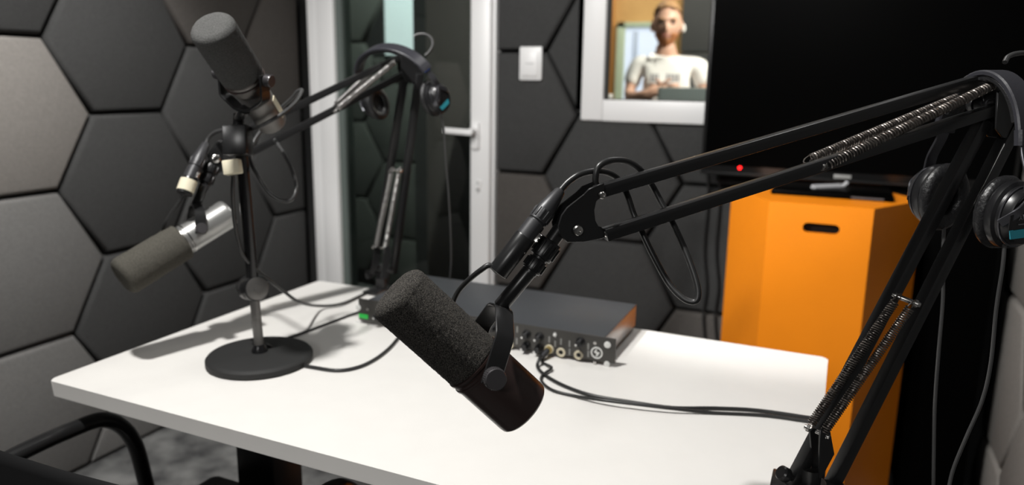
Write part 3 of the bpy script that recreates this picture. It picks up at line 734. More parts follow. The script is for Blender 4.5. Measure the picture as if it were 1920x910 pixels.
# ------------------------------------------------------------------ microphones
def microphone(label, tip, tail, foam_t, rf, rb, foam_mat, body_mat, ring_mat, piv_t, w, stem_pt, group, knob_r=.0115, cone=False, jitter=.0003, yoke_w=.020, stem_r=.0085, stripe=None, segs=64, stem_from=None, yoke_thk=.003, steps=40, half=None):
    tip = V(tip); tail = V(tail); d = (tail-tip); L = d.length; d.normalize(); w = V(w); w = (w-d*w.dot(d)).normalized()
    piv = tip+d*L*piv_t
    t = thing('microphone', piv, label, 'microphone', group)
    Lf = L*foam_t; rc = rf*.34
    prof = [(0, 0)]+[(rf*k*.66/5, -.0008*0) for k in range(1, 6)]
    for q in range(1, 9):
        a = math.pi/2*q/8; prof.append((rf-rc+rc*math.sin(a), rc-rc*math.cos(a)))
    for q in range(1, steps+1): prof.append((rf*(1-.012*q/steps), rc+(Lf-rc)*q/steps))
    prof += [(rf*.93, Lf+.0015), (rf*.8, Lf+.0015)]
    MB().lathe(tip, d, prof, segs, jitter).build('foam_windscreen', foam_mat, t, angle=180)
    bp = []
    if cone:
        bp = [(0, Lf), (rf*.93, Lf), (rf*.93, Lf+.006), (rf*.80, Lf+.028), (rb*.98, Lf+.030), (rb, Lf+.034)]
    else:
        bp = [(0, Lf), (rb*.98, Lf), (rb*.98, Lf+.003), (rb*.955, Lf+.004), (rb*.955, Lf+.006), (rb, Lf+.007)]
    bp += [(rb, L*.97), (rb*.985, L*.99), (rb*.93, L), (rb*.8, L), (rb*.78, L-.002), (0, L-.002)]
    body = MB().lathe(tip, d, bp, 48).build('body', body_mat, t, angle=35)
    b = MB()
    for h in ((Lf+.001, Lf+.0035), (Lf+.010, Lf+.0125)):
        rr = rf*.955 if cone else rb*1.01
        b.lathe(tip, d, [(rr*.9, h[0]), (rr+.0008, h[0]), (rr+.0008, h[1]), (rr*.9, h[1])], 48)
    b.build('clamp_ring', ring_mat, t)
    if stripe:
        b = MB(); n = (stripe-d*stripe.dot(d)).normalized(); s_ = d.cross(n)
        a_ = tip+d*L*.74+n*(rb+.0003); c_ = tip+d*L*.93+n*(rb+.0003); b.beam(a_, c_, .013, .0014, s_, 0); b.build('label_strip', M['tape'], t)
    # yoke: a flat U strap from one pivot knob over to the other
    sp = V(stem_pt); up = sp-piv; up = up-w*up.dot(w); H = up.length; un = up.normalized()
    half = half or rb+.010
    pts = [piv+w*half-un*.008, piv+w*half, piv+w*half+un*H*.30, piv+w*half+un*H*.58, piv+w*half*.93+un*H*.66, piv+w*half*.36+un*H*.97, piv+w*half*.2+un*H, piv-w*half*.2+un*H, piv-w*half*.36+un*H*.97, piv-w*half*.93+un*H*.66, piv-w*half+un*H*.58, piv-w*half+un*H*.30, piv-w*half, piv-w*half-un*.008]
    side = un.cross(w)
    b = MB(); b.strip(pts, yoke_w, yoke_thk, side, 0); yk = b.build('yoke', M['black'], t)
    for s_ in (-1, 1):
        b = MB(); p = piv+w*s_*(half+yoke_thk*.5)
        prof = [(0, 0), (knob_r*.8, 0), (knob_r, .0015)]
        prof += [(knob_r, .0105), (knob_r*.93, .012), (0, .012)]
        b.lathe(p, w*s_, prof, 40)
        x = w.orthogonal().normalized(); y = w.cross(x)
        for q in range(32):
            a = q*math.pi/16; o_ = (x*math.cos(a)+y*math.sin(a))*knob_r
            b.beam(p+o_+w*s_*.002, p+o_+w*s_*.0105, .0009, .0009, o_, 0)
        b.build('pivot_knob', M['greyknob'] if 'greyknob' in M else M['black'], t)
        b = MB(); b.cyl(piv+w*s_*(rb-.002), p, .005, seg=12); b.build('pivot_bolt', M['steel'], t)
    top = piv+un*H
    if stem_from is not None:
        b = MB(); b.cyl(top, stem_from, stem_r, seg=20, bev=.001); b.build('mount_stem', M['black'], t)
    return t
M['greyknob'] = mat('grey_knurled_metal', (.10, .095, .10), .35, metal=.6)
tipF = at(737, 543, .755); tailF = at(982, 766, .80)
fm = microphone('black studio microphone with charcoal foam, nearest the camera, on the front boom arm', tipF, tailF, .585, .0335, .0330, M['foamblk'], M['micblk'], M['micblk'], .66,
    at(905, 695, .72)-at(892, 690, .78), at(944, 578, .78), 'studio microphones on arms and stand', stem_from=at(1000, 500, .786), segs=110, steps=60, yoke_w=.0205, knob_r=.0112)

# cable connector barrel and plug beside it (belong to the microphone lead)
def connector(label, a, b_, c, r1, r2, group=None, tape=False):
    t = thing('cable_connector', (V(a)+V(c))/2, label, 'connector', group)
    a = V(a); b_ = V(b_); c = V(c); d = (b_-a); L = d.length
    m_ = MB(); m_.cyl(a, b_, r1, seg=28, bev=.001); o = m_.build('barrel', M['black'], t)
    x = (VIEW-d.normalized()*VIEW.dot(d.normalized())).normalized(); y = d.normalized().cross(x)
    if not tape:
        m_ = MB(); p = a+d*.70+(x*.45+y*.9).normalized()*r1*.99; m_.cyl(p, p+(x*.45+y*.9)*.0008, .0017, seg=12); m_.build('set_screw', M['steel'], o)
    d2 = c-b_; L2 = d2.length
    m_ = MB(); m_.lathe(b_, d2, [(0, -.002), (r2*1.02, -.002), (r2*1.02, L2*.28), (r2*.86, L2*.29), (r2*.86, L2*.31), (r2*1.0, L2*.33), (r2*1.0, L2*.55), (r2*.92, L2*.62), (r2*.55, L2*.97), (r2*.38, L2), (0, L2)], 28)
    dn = d2.normalized(); xx = dn.orthogonal().normalized(); yy = dn.cross(xx)
    for q in range(12):
        an = q*math.pi/6; o_ = (xx*math.cos(an)+yy*math.sin(an))*r2*.97
        m_.beam(b_+o_+d2*.36, b_+o_+d2*.54, .0022, .0022, o_, .0005)
    m_.build('plug', M['greyplug'], t)
    m_ = MB(); nn = (y*.9+x*.35).normalized(); m_.beam(b_+dn*.001+nn*r1*.98, b_+dn*.012+nn*r1*.98, .006, .004, nn, .0006)
    for q in range(3): m_.beam(b_+dn*(.002+q*.004)+nn*r1*1.05, b_+dn*(.0035+q*.004)+nn*r1*1.05, .006, .004, nn, .0003)
    m_.build('release_latch', M['steel'], t)
    if tape:
        m_ = MB(); m_.cyl(a+d*.15, a+d*.85, r1*1.06, seg=24); m_.build('tape_wrap', M['tape'], t)
    return t
M['greyplug'] = mat('dark_grey_plug_shell', (.045, .045, .048), .42, metal=.3)
cF = connector('black cable connector barrel and plug beside the front boom arm swivel', at(933, 512, .775), at(986, 443, .775), at(1052, 356, .785), .0112, .0105)
b = MB(); b.tube([at(933, 510, .775), at(918, 498, .773), at(900, 508, .775), at(876, 528, .79), at(858, 549, .80), at(848, 575, .80), at(850, 620, .80)], .0030, 10, 8)
tag(b.build('microphone_lead', M['cable']), 'short black lead from the front microphone to its connector barrel', 'cable')
b = MB(); zc = .80
b.tube([at(1051, 357, .786), at(1066, 341, .788), at(1088, 327, .79), at(1118, 321, .80), at(1146, 327, .815), at(1166, 345, .825), at(1178, 372, .825), at(1188, 402, .825), at(1202, 432, .82), at(1224, 478, .815), at(1253, 530, .81), at(1280, 559, .80), at(1302, 566, .795), at(1309, 551, .795), at(1303, 520, .80), at(1284, 468, .81), at(1262, 420, .825), at(1240, 380, .83), at(1222, 347, .83), at(1202, 320, .82), at(1176, 303, .81), at(1146, 301, .80), at(1124, 311, .795), at(1117, 330, .795), at(1122, 350, .80), at(1160, 345, .815), at(1300, 305, .835)], .0036, 12, 8)
tag(b.build('looped_cable', M['cable']), 'thick black cable looping down from the front boom arm head', 'cable')

# --- farther arm, clamped to the back edge of the table
side_b = (VIEW*.85+R_*.5+D_*.15).normalized()
def clamp_far(t):
    b = MB(); x_, y_ = -.985, T1.y
    b.box((x_-.02, y_-.05, TZ), (x_+.02, y_+.02, TZ+.008), .002); b.box((x_-.02, y_+.004, TZ-.08), (x_+.02, y_+.016, TZ+.004), .002)
    b.box((x_-.02, y_-.05, TZ-.08), (x_+.02, y_+.012, TZ-.07), .002); b.cyl((x_, y_-.03, TZ-.12), (x_, y_-.03, TZ-.034), .006); b.cyl((x_, y_-.03, TZ-.036), (x_, y_-.03, TZ-.027), .015)
    b.build('table_clamp', M['black'], t)
    b = MB(); b.cyl((x_, y_, TZ+.006), (x_, y_, TZ+.03), .013); a = at(703, 500, 1.79); c = at(740, 505, 1.79)
    b.beam(a, c, .03, .016, side_b); b.beam((a+c)/2, V((x_, y_, TZ+.012)), .028, .02, side_b); b.build('pivot', M['black'], t)
hp2 = [(424, 258), (404, 268), (388, 290), (392, 314), (410, 324), (428, 318), (418, 304), (415, 288), (430, 272)]
ep2 = [(742, 104), (762, 98), (790, 112), (797, 138), (780, 156), (756, 152), (744, 130)]
zfar = lambda x: 1.2+(x-400)/(770-400)*.4
far_arm = boom_arm('black spring boom arm clamped at the back table edge in front of the door', None,
    [(at(418, 266, 1.37), at(757, 104, 1.60)), (at(416, 314, 1.37), at(776, 130, 1.62))],
    [(at(760, 132, 1.6), at(702, 505, 1.79)), (at(786, 138, 1.6), at(738, 512, 1.79))],
    [(at(634, 203, 1.495), at(740, 116, 1.565), .0050), (at(630, 196, 1.53), at(694, 137, 1.57), .0050)],
    [(at(733, 324, 1.68), at(705, 462, 1.75), .0050), (at(748, 324, 1.68), at(722, 464, 1.75), .0050)],
    [at(x_, y_, 1.36) for x_, y_ in hp2], .0095, [(at(424, 265, 1.36), .0042), (at(420, 314, 1.36), .0042), (at(402, 297, 1.36), .008)],
    side_b, [at(x_, y_, 1.6) for x_, y_ in ep2],
    [[at(x_, y_, 1.76) for x_, y_ in ((699, 460), (708, 458), (716, 470), (712, 500), (700, 516), (692, 510), (700, 490))],
     [at(x_, y_, 1.74) for x_, y_ in ((718, 462), (730, 460), (736, 480), (726, 512), (714, 508))]],
    [(at(726, 319, 1.69), at(754, 320, 1.67), .0034), (at(698, 463, 1.77), at(730, 466, 1.75), .0034)],
    [(at(686, 516, 1.79), at(712, 512, 1.79), .0105)],
    .0135, 46, clamp_far, None, (-.985, T1.y, TZ))
M['springpale'] = mat('bright_spring_steel', (.42, .41, .40), .45, metal=1.)  # paler steel for the far arm springs
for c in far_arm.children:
    if c.name.startswith('spring') and 'pin' not in c.name and 'lever' not in c.name: c.data.materials[0] = M['springpale']
swivel(far_arm, at(401, 300, 1.36), at(381, 352, 1.34), .0095, [(.2, .5, .014), (.55, .85, .0125)])
lm = microphone('silver studio microphone with grey foam hanging from the far boom arm, left', at(226, 523, 1.258), at(428, 400, 1.378), .54, .0345, .0275, M['foamgry'], M['silver'], M['steel'], .68,
    VIEW*.75-R_*.2+D_*.3, at(377, 376, 1.31), 'studio microphones on arms and stand', stem_from=at(384, 345, 1.335), knob_r=.0095, jitter=.0004, yoke_w=.018)
cL = connector('cable connector with cream tape beside the far boom arm head', at(345, 364, 1.30), at(356, 334, 1.31), at(387, 268, 1.34), .0138, .0120, None, True)
b = MB(); b.tube([at(345, 362, 1.30), at(334, 382, 1.30), at(320, 402, 1.30), at(308, 422, 1.30), at(306, 440, 1.31), at(318, 452, 1.32), at(345, 440, 1.325)], .0030, 10, 6)
tag(b.build('microphone_lead', M['cable']), 'thin black lead from the taped connector down to the silver microphone', 'cable')
b = MB(); b.tube([at(386, 270, 1.34), at(392, 258, 1.34), at(404, 248, 1.33), at(425, 243, 1.30), at(452, 245, 1.25), at(480, 240, 1.20), at(505, 228, 1.19), at(530, 213, 1.2), at(550, 196, 1.22), at(562, 180, 1.24), at(566, 169, 1.25), at(558, 172, 1.26), at(546, 186, 1.28), at(520, 210, 1.3), at(478, 262, 1.26), at(470, 300, 1.24), at(484, 330, 1.22), at(505, 362, 1.22), at(530, 377, 1.22), at(549, 372, 1.22), at(555, 350, 1.23), at(547, 318, 1.26), at(530, 285, 1.3), at(515, 262, 1.32)], .0034, 10, 8)
tag(b.build('looped_cable', M['cablegry']), 'grey cable looping from the taped connector around the far boom arm', 'cable')

M['satin'] = mat('satin_grey_mic_enamel', (.22, .21, .20), .45, metal=.35)
M['dullsteel'] = mat('dull_grey_steel', (.16, .155, .15), .38, metal=.7)
# ------------------------------------------------------------------ upright stand with microphone
SB = on_z(488, 677, TZ)
st = thing('microphone_stand', SB, 'black round base table microphone stand with tilting upper pole', 'microphone stand')
MB().lathe(SB, (0, 0, 1), [(0, 0), (.088, 0), (.092, .003), (.092, .011), (.089, .0145), (.084, .016), (.02, .018), (0, .018)], 64).build('round_base', M['blackmat'], st)
ck = SB+V((-.004, -.002, .136))
MB().lathe(SB+V((0, 0, .016)), (0, 0, 1), [(0, 0), (.014, 0), (.014, .006), (.0105, .012), (.0095, .016), (0, .016)], 24).build('base_collar', M['poleblk'], st)
MB().cyl(SB+V((0, 0, .018)), ck, .0085, seg=20).build('lower_pole', M['dullsteel'], st)
ax = (VIEW*.72+R_*.62).normalized()
b = MB(); b.cyl(ck-ax*.022, ck+ax*.016, .0225, seg=36, bev=.003); b.build('clutch', M['poleblk'], st)
b = MB(); b.cyl(ck+ax*.016, ck+ax*.019, .020, seg=36, bev=.001); b.cyl(ck+ax*.019, ck+ax*.021, .007, seg=20); b.build('clutch_cap', M['dullsteel'], st)
b = MB(); b.cyl(ck-ax*.05, ck-ax*.022, .014, seg=24, bev=.003); b.build('clutch_knob', M['blackpl'], st)
pt = at(449, 240, 1.2)
MB().cyl(ck, pt, .0105, seg=24).build('upper_pole', M['poleblk'], st)
dU = (pt-ck).normalized()
b = MB(); b.beam(at(447, 292, 1.2), at(445, 236, 1.2), .040, .034, R_, .003); b.build('clamp_block', M['black'], st)
b = MB(); b.beam(at(438, 327, 1.19), at(434, 300, 1.19), .027, .018, R_, .002); b.build('tape_wrap', M['tape'], st)
b = MB(); b.cyl(at(446, 240, 1.2), at(448, 214, 1.195), .009, seg=20); b.build('top_stud', M['black'], st)
tipU = at(394, 47, 1.058); tailU = at(511, 231, 1.24)
um = microphone('upright stand microphone with grey foam pointing up left', tipU, tailU, .46, .0335, .0250, M['foamtop'], M['satin'], M['micblk'], .49,
    at(493, 141, 1.10)-at(404, 141, 1.14), at(447, 203, 1.17), 'studio microphones on arms and stand', stem_from=at(448, 222, 1.195), knob_r=.0095, cone=True, jitter=.0003, yoke_w=.022, stripe=VIEW*.2+R_+(-D_)*.2, yoke_thk=.004, half=.0385)

# cables along the stand and over the table
def on_table(pts, r, dz=0.): return [on_z(x_, y_, TZ+r+dz) for x_, y_ in pts]
b = MB(); r_ = .0032
pts = [at(437, 330, 1.19), at(436, 360, 1.2), at(438, 400, 1.22), at(444, 440, 1.24), at(456, 478, 1.26), at(480, 505, 1.28), at(505, 525, 1.30), at(530, 545, 1.36), at(562, 567, 1.45)]+[on_z(600, 574, TZ+.012), on_z(640, 570, TZ+.006), on_z(680, 553, TZ+.004), on_z(712, 537, TZ+.004)]
b.tube(pts, r_, 10, 8); tag(b.build('cable', M['cable']), 'black cable falling along the stand pole and curving back over the table', 'cable')
b = MB(); b.tube(on_table([(492, 650), (502, 648)], r_, .02)+on_table([(525, 664), (556, 682), (592, 690), (632, 695), (668, 690), (700, 676), (728, 655), (748, 632), (762, 612)], r_), r_, 10, 8)
tag(b.build('cable', M['cable']), 'black cable running from the round stand base towards the rack unit', 'cable')
b = MB(); b.tube(on_table([(540, 634), (575, 622), (620, 605), (652, 593), (676, 584), (720, 560)], .0028), .0028, 10, 8)
tag(b.build('cable', M['cable']), 'thin black cable on the table from behind the stand to the rack unit display', 'cable')
pj = rp(1030, 655)
b = MB()
b.tube([pj+V((0, -.012, 0)), pj+V((-.004, -.03, -.004)), on_z(1012, 672, TZ+.014), on_z(1008, 688, TZ+.004), on_z(1022, 704, TZ+.003), on_z(1058, 724, TZ+.003), on_z(1110, 742, TZ+.003), on_z(1180, 754, TZ+.003), on_z(1260, 765, TZ+.003), on_z(1340, 766, TZ+.003), on_z(1420, 770, TZ+.003), on_z(1512, 783, TZ+.003), on_z(1538, 787, TZ+.003), V((.014, 1.145, .732)), V((.018, 1.15, .66)), V((.02, 1.16, .45))], .0031, 10, 8)
tag(b.build('cable', M['cable']), 'black cable from the rack unit jack trailing right across the white table', 'cable')
b = MB(); b.tube([pj+V((.002, -.014, -.002)), pj+V((.0, -.035, -.012)), on_z(1034, 690, TZ+.006), on_z(1018, 703, TZ+.003), on_z(1016, 716, TZ+.003), on_z(1036, 732, TZ+.003), on_z(1078, 743, TZ+.003), on_z(1140, 752, TZ+.0092), on_z(1240, 764, TZ+.0092), on_z(1330, 774, TZ+.003), on_z(1430, 779, TZ+.003), on_z(1512, 790, TZ+.003), on_z(1538, 795, TZ+.003), V((.014, 1.127, .732)), V((.018, 1.13, .66)), V((.02, 1.135, .45))], .0026, 10, 8)
tag(b.build('cable', M['cable']), 'thinner cable looping below the rack unit jack and running right', 'cable')
pg = thing('jack_plug', pj, 'brass tipped jack plug pushed into the rack unit front', 'plug')
b = MB(); b.cyl(pj+V((0, -.002, 0)), pj+V((0, -.010, 0)), .0065, seg=20, bev=.001); b.build('plug_collar', M['gold'], pg)
b = MB(); b.cyl(pj+V((0, -.009, 0)), pj+V((-.004, -.034, -.006)), .0055, .0036, seg=16); b.build('plug_sleeve', M['greyplug'], pg)

# ------------------------------------------------------------------ headphones
def headphones(label, c1, c2, top, sc, blue, txt, cab1=None, cab2=None, flip2=False):
    """c1, c2: cup centres; top: crown of the band"""
    c1 = V(c1); c2 = V(c2); top = V(top); mid = (c1+c2)/2; u = (c2-c1).normalized()
    up = top-mid; up = (up-u*up.dot(u)); H = up.length; up.normalize(); f = u.cross(up)       # f: front direction of the set
    t = thing('headphones', top, label, 'headphones', 'studio headphones hung on the boom arms')
    hw = (c2-c1).length/2
    # band
    def arc(s0, s1, n, lift=0.):
        out = []
        for i in range(n+1):
            a = math.pi*(s0+(s1-s0)*i/n); out.append(mid+up*(H*.40+(H*.60+lift)*math.sin(a))-u*(hw*1.12+lift)*math.cos(a))
        return out
    MB().strip(arc(.10, .90, 24), .030*sc, .0075*sc, f, 1).build('headband', M['hpband'], t)
    MB().strip(arc(.16, .84, 24, -.006*sc), .026*sc, .007*sc, f, 1).build('band_cushion', M['leather'], t)
    a1 = arc(.0, .12, 6); a2 = arc(.88, 1., 6)
    for pts, c, s_ in ((a1, c1, -1), (a2[::-1], c2, 1)):
        e = c+u*s_*.020*sc+up*.030*sc
        sl = MB().strip([e]+pts[1:] if False else [e, (e+pts[1])/2+u*s_*.004*sc, pts[2], pts[6]], .017*sc, .003*sc, f, 5).build('slider', M['steel'] if False else M['hpmetal'], t)
        if blue and s_ == 1:
            q = pts[3]; MB().strip([pts[2]*.5+pts[3]*.5, pts[4]], .0185*sc, .0045*sc, f, 2).build('blue_mark', M['hpblue'], t)
        MB().strip([pts[3], pts[4], pts[6]], .031*sc, .011*sc, f, 3).build('band_end_cap', M['hpband'], t)
        # fork and cup
        n = u*s_
        fk = [c+n*.024*sc+up*.028*sc, c+n*.027*sc+up*.010*sc+f*.018*sc, c+n*.016*sc-up*.006*sc+f*.029*sc]
        fk2 = [c+n*.024*sc+up*.028*sc, c+n*.027*sc+up*.010*sc-f*.018*sc, c+n*.016*sc-up*.006*sc-f*.029*sc]
        b = MB(); b.strip(fk, .010*sc, .003*sc, up, 5); b.strip(fk2, .010*sc, .003*sc, up, 5); b.build('fork', M['hpmetal'], t)
        def oval(b, prof, seg=40):
            rings = []
            for r, h in prof:
                if r <= 0: rings.append([b.bm.verts.new(c+n*h*sc)]); continue
                rings.append([b.bm.verts.new(c+n*h*sc+(f*math.cos(2*math.pi*k/seg)*r*.82+up*math.sin(2*math.pi*k/seg)*r)*sc) for k in range(seg)])
            for A, B in zip(rings, rings[1:]):
                for k in range(seg):
                    l = (k+1) % seg
                    if len(A) == 1: b.bm.faces.new((A[0], B[k], B[l]))
                    elif len(B) == 1: b.bm.faces.new((A[k], A[l], B[0]))
                    else: b.bm.faces.new((A[k], A[l], B[l], B[k]))
        b = MB(); oval(b, [(0, -.004), (.040, -.004), (.0415, .0), (.0405, .006), (.036, .0085), (.035, .012), (.033, .020), (.030, .0235), (.02, .0245), (0, .0245)]); hs = b.build('cup_housing', M['blackpl'], t)
        b = MB(); prof = []
        for q in range(17):
            a = 2*math.pi*q/16; prof.append((.0335+.0115*math.cos(a), -.012+.0085*math.sin(a)))
        oval(b, prof, 56)
        for v in b.bm.verts: v.co += V((random.uniform(-1, 1), random.uniform(-1, 1), random.uniform(-1, 1)))*.00035*sc
        b.build('ear_pad', M['leather'], t)
        b = MB(); oval(b, [(0, -.008), (.026, -.008), (.026, -.005), (0, -.005)]); b.build('speaker_cloth', M['blackmat'], t)
        b = MB(); oval(b, [(.0335, .0125), (.0365, .0125), (.0365, .0145), (.0335, .0145), (.0335, .0125)]); b.build('cup_ring', M['hpmetal'], t)
        if s_ == 1:
            xd = f if n.dot(u) > 0 else -f
            # outward face: x to the viewer's right when looking at the cup from outside
            xr = up.cross(n).normalized()
            b = MB(); b.plate([c+n*.0252*sc+(xr*a_-up*q_)*sc for a_, q_ in ((-.024, .013), (.012, .010), (.010, .021), (-.021, .023))], n, .0012*sc); b.build('teal_label', M['teal'], t)
            b = MB(); b.plate([c+n*.0252*sc+(xr*a_-up*q_)*sc for a_, q_ in ((-.027, -.006), (.020, -.012), (.021, .009), (-.026, .012))], n, .0009*sc); b.build('name_plate', M['blackpl'], t)
            if txt:
                text_mesh('lettering', 'SONY', .0085*sc, c+n*.0262*sc+up*.004*sc-xr*.004*sc, -xr+up*-.12, -up, M['lettering'], t)
                b = MB(); b.beam(c+n*.0262*sc-up*.0055*sc-xr*.014*sc, c+n*.0262*sc-up*.0045*sc+xr*.006*sc, .0012*sc, .0006*sc, up, 0); b.build('printed_line', M['lettering'], t)
    for i, cc in enumerate((cab1, cab2)):
        if cc: MB().tube(cc, .0022*sc, 8, 8).build('cord', M['cablegry'], t)
    return t
M['hpmetal'] = mat('dark_satin_metal', (.10, .10, .11), .3, metal=.8)
M['lettering'] = mat('grey_lettering', (.16, .16, .17), .5)
hN = headphones('black studio headphones hung on the front boom arm elbow, at the right edge', at(1756, 366, .975), at(1893, 402, .87), at(1880, 138, .87), 1.0, False, True,
    [at(1770, 425, .97), at(1768, 480, .97), at(1768, 560, .975), at(1760, 660, .98), at(1753, 760, .985), at(1751, 850, .99), at(1750, 930, .99)],
    [at(1884, 452, .868), at(1880, 500, .87), at(1868, 580, .88), at(1858, 680, .89), at(1842, 750, .9), at(1812, 820, .91), at(1786, 885, .92), at(1775, 940, .92)])
b = MB(); b.tube([at(1884, 117, .90), at(1890, 107, .905), at(1904, 101, .91), at(1925, 100, .915), at(1950, 112, .915), at(1962, 140, .91)], .003, 10, 6); b.build('cord_loop', M['cablegry'], hN)
hB = headphones('black studio headphones with blue and teal marks hung on the far boom arm elbow', at(702, 194, 1.66), at(817, 184, 1.55), at(757, 82, 1.50), .88, True, False,
    None, [at(824, 206, 1.55), at(832, 240, 1.56), at(836, 300, 1.58), at(841, 360, 1.6), at(845, 430, 1.63), at(846, 490, 1.66), at(842, 540, 1.69)])
b = MB(); b.tube([at(776, 68, 1.56), at(786, 64, 1.56), at(800, 65, 1.56), at(810, 74, 1.56), at(811, 86, 1.56), at(804, 98, 1.56), at(797, 104, 1.56)], .0028, 10, 6); b.build('cord_loop', M['cablegry'], hB)

# ------------------------------------------------------------------ man in the control room
def eval_mesh(o):
    bpy.context.view_layer.update()
    me = bpy.data.meshes.new_from_object(o.evaluated_get(bpy.context.evaluated_depsgraph_get())); bpy.data.objects.remove(o); return me
def skin_mesh(verts, edges, radii, sub=2, root=0):
    me = bpy.data.meshes.new('s'); me.from_pydata(verts, edges, []); o = bpy.data.objects.new('s', me); COL.objects.link(o)
    o.modifiers.new('k', 'SKIN'); md = o.modifiers.new('u', 'SUBSURF'); md.levels = sub; md.render_levels = sub
    for i, r in enumerate(radii):
        sv = me.skin_vertices[0].data[i]; sv.radius = r if isinstance(r, (tuple, list)) else (r, r); sv.use_root = (i == root)
    return eval_mesh(o)
MP = V((-.945, 4.14, 0)); MROT = Matrix.Rotation(math.radians(12), 4, 'Z')
man = thing('person', MP, 'bearded person in a white T-shirt with crossed arms standing behind the control room window', 'person')
def local_obj(me, name, material, parent=man):
    me.transform(MROT)
    me.materials.clear(); me.materials.append(material)
    for p in me.polygons: p.use_smooth = True
    o = bpy.data.objects.new(name, me); COL.objects.link(o); o.parent = parent; return o
def chain(data):
    v = []; e = []; r = []
    for ch_ in data:
        prev = ch_[0] if isinstance(ch_[0], int) else None
        for it in ch_:
            if isinstance(it, int): continue
            v.append(it[0]); r.append(it[1]); i = len(v)-1
            if prev is not None: e.append((prev, i))
            prev = i
    return v, e, r
# local frame: person faces -y, x to the viewer's right
arms = [
    [((0, .01, .86), (.155, .11))], [0, ((0, .0, 1.0), (.145, .10)), ((0, .0, 1.15), (.150, .105)), ((0, .01, 1.27), (.155, .105)), ((0, .015, 1.35), (.10, .075)), ((0, .0, 1.41), (.058, .058)), ((0, -.015, 1.47), (.056, .056))],
    [3, ((.13, .015, 1.345), .062), ((.195, .01, 1.33), .060), ((.235, .005, 1.25), .050), ((.25, -.03, 1.165), .043), ((.20, -.12, 1.155), .042), ((.11, -.175, 1.185), .037), ((.03, -.19, 1.20), .030), ((-.03, -.185, 1.205), (.036, .022))],
    [3, ((-.13, .015, 1.345), .062), ((-.195, .01, 1.33), .060), ((-.235, .005, 1.25), .050), ((-.25, -.03, 1.165), .043), ((-.21, -.125, 1.15), .042), ((-.12, -.195, 1.17), .038), ((-.04, -.215, 1.195), .030), ((.02, -.21, 1.205), (.036, .022))],
    [0, ((.09, .01, .80), .085), ((.10, .0, .46), .058), ((.10, .02, .10), .042), ((.105, -.03, .045), (.042, .04)), ((.115, -.13, .035), (.042, .03))],
    [0, ((-.09, .01, .80), .085), ((-.10, .0, .46), .058), ((-.10, .02, .10), .042), ((-.105, -.03, .045), (.042, .04)), ((-.115, -.13, .035), (.042, .03))]]
def slim(me):
    for vt in me.vertices:
        x, z = vt.co.x, vt.co.z
        k = min(1, max(0, (z-.85)/.1))*min(1, max(0, (1.44-z)/.06))*min(1, abs(x)/.10)
        vt.co.x = x*(1-k*(.25 if x < 0 else .08))
    return me
v, e, r = chain(arms); bodyme = skin_mesh(v, e, r)
# hands: fingers as separate short chains rooted in the palms
fing = []
for hx_, hy, hz, sg in ((-.03, -.185, 1.205, -1), (.02, -.21, 1.205, 1)):
    for q, (dz, L) in enumerate(((.027, .055), (.010, .066), (-.008, .062), (-.024, .048))):
        fing.append([((hx_, hy, hz+dz*.8), .010), ((hx_+sg*L*.5, hy-.010, hz+dz), .0095), ((hx_+sg*L*.9, hy-.004, hz+dz*1.05), .0088), ((hx_+sg*L*1.2, hy+.012, hz+dz*1.05), .0078)])
    fing.append([((hx_-sg*.03, hy-.008, hz+.022), .011), ((hx_-sg*.005, hy-.018, hz+.042), .0105), ((hx_+sg*.022, hy-.016, hz+.056), .009)])
meshes = [bodyme]
for c_ in fing:
    v, e, r = chain([c_]); meshes.append(skin_mesh(v, e, r, 1))
# head
hb = MB(); bmesh.ops.create_uvsphere(hb.bm, u_segments=40, v_segments=28, radius=1)
HC = V((0, -.012, 1.548))
for vt in hb.bm.verts:
    x, y, z = vt.co; 
    k = 1-.30*max(0, -z)**1.4
    X = x*.076*k; Yy = y*.096; Z = z*.117
    if z < -.1: Yy = Yy*(1-.18*(-z)); X *= 1-.10*(-z)
    if y < 0 and z < -.45: Yy -= .012*min(1, (-z-.45)*3)*max(0, 1-abs(x)*1.6)
    if y < 0:                                # face plane, brow, sockets, nose
        Yy *= 1-.06*(1-abs(z))
        for sx in (-1, 1):
            dd = ((X-sx*.030)/.018)**2+((Z-.006)/.013)**2; Yy += .011*math.exp(-dd)
        Yy -= .006*math.exp(-((Z-.026)/.010)**2)*max(0, 1-(X/.06)**2)
        Yy -= .026*math.exp(-(X/.011)**2)*math.exp(-((Z+.024)/.022)**2)
        Yy -= .006*math.exp(-(X/.024)**2)*math.exp(-((Z+.058)/.012)**2)
    vt.co = V((X, Yy, Z))+HC
for sx in (-1, 1):
    r_ = bmesh.ops.create_uvsphere(hb.bm, u_segments=12, v_segments=8, radius=1)
    for vt in r_['verts']: vt.co = V((sx*.076+vt.co.x*.010+sx*.004, .006+vt.co.y*.017+HC.y, HC.z-.008+vt.co.z*.031))
hm = bpy.data.meshes.new('head'); hb.bm.to_mesh(hm); hb.bm.free(); meshes.append(hm)
bm_ = bmesh.new()
for me in meshes: bm_.from_mesh(me)
me = bpy.data.meshes.new('body'); bm_.to_mesh(me); bm_.free()
o = bpy.data.objects.new('tmp', me); COL.objects.link(o)
md = o.modifiers.new('r', 'REMESH'); md.mode = 'VOXEL'; md.voxel_size = .0055; md.use_smooth_shade = True
md = o.modifiers.new('s', 'SMOOTH'); md.iterations = 3; md.factor = .5
body = local_obj(slim(eval_mesh(o)), 'body', M['skin'])
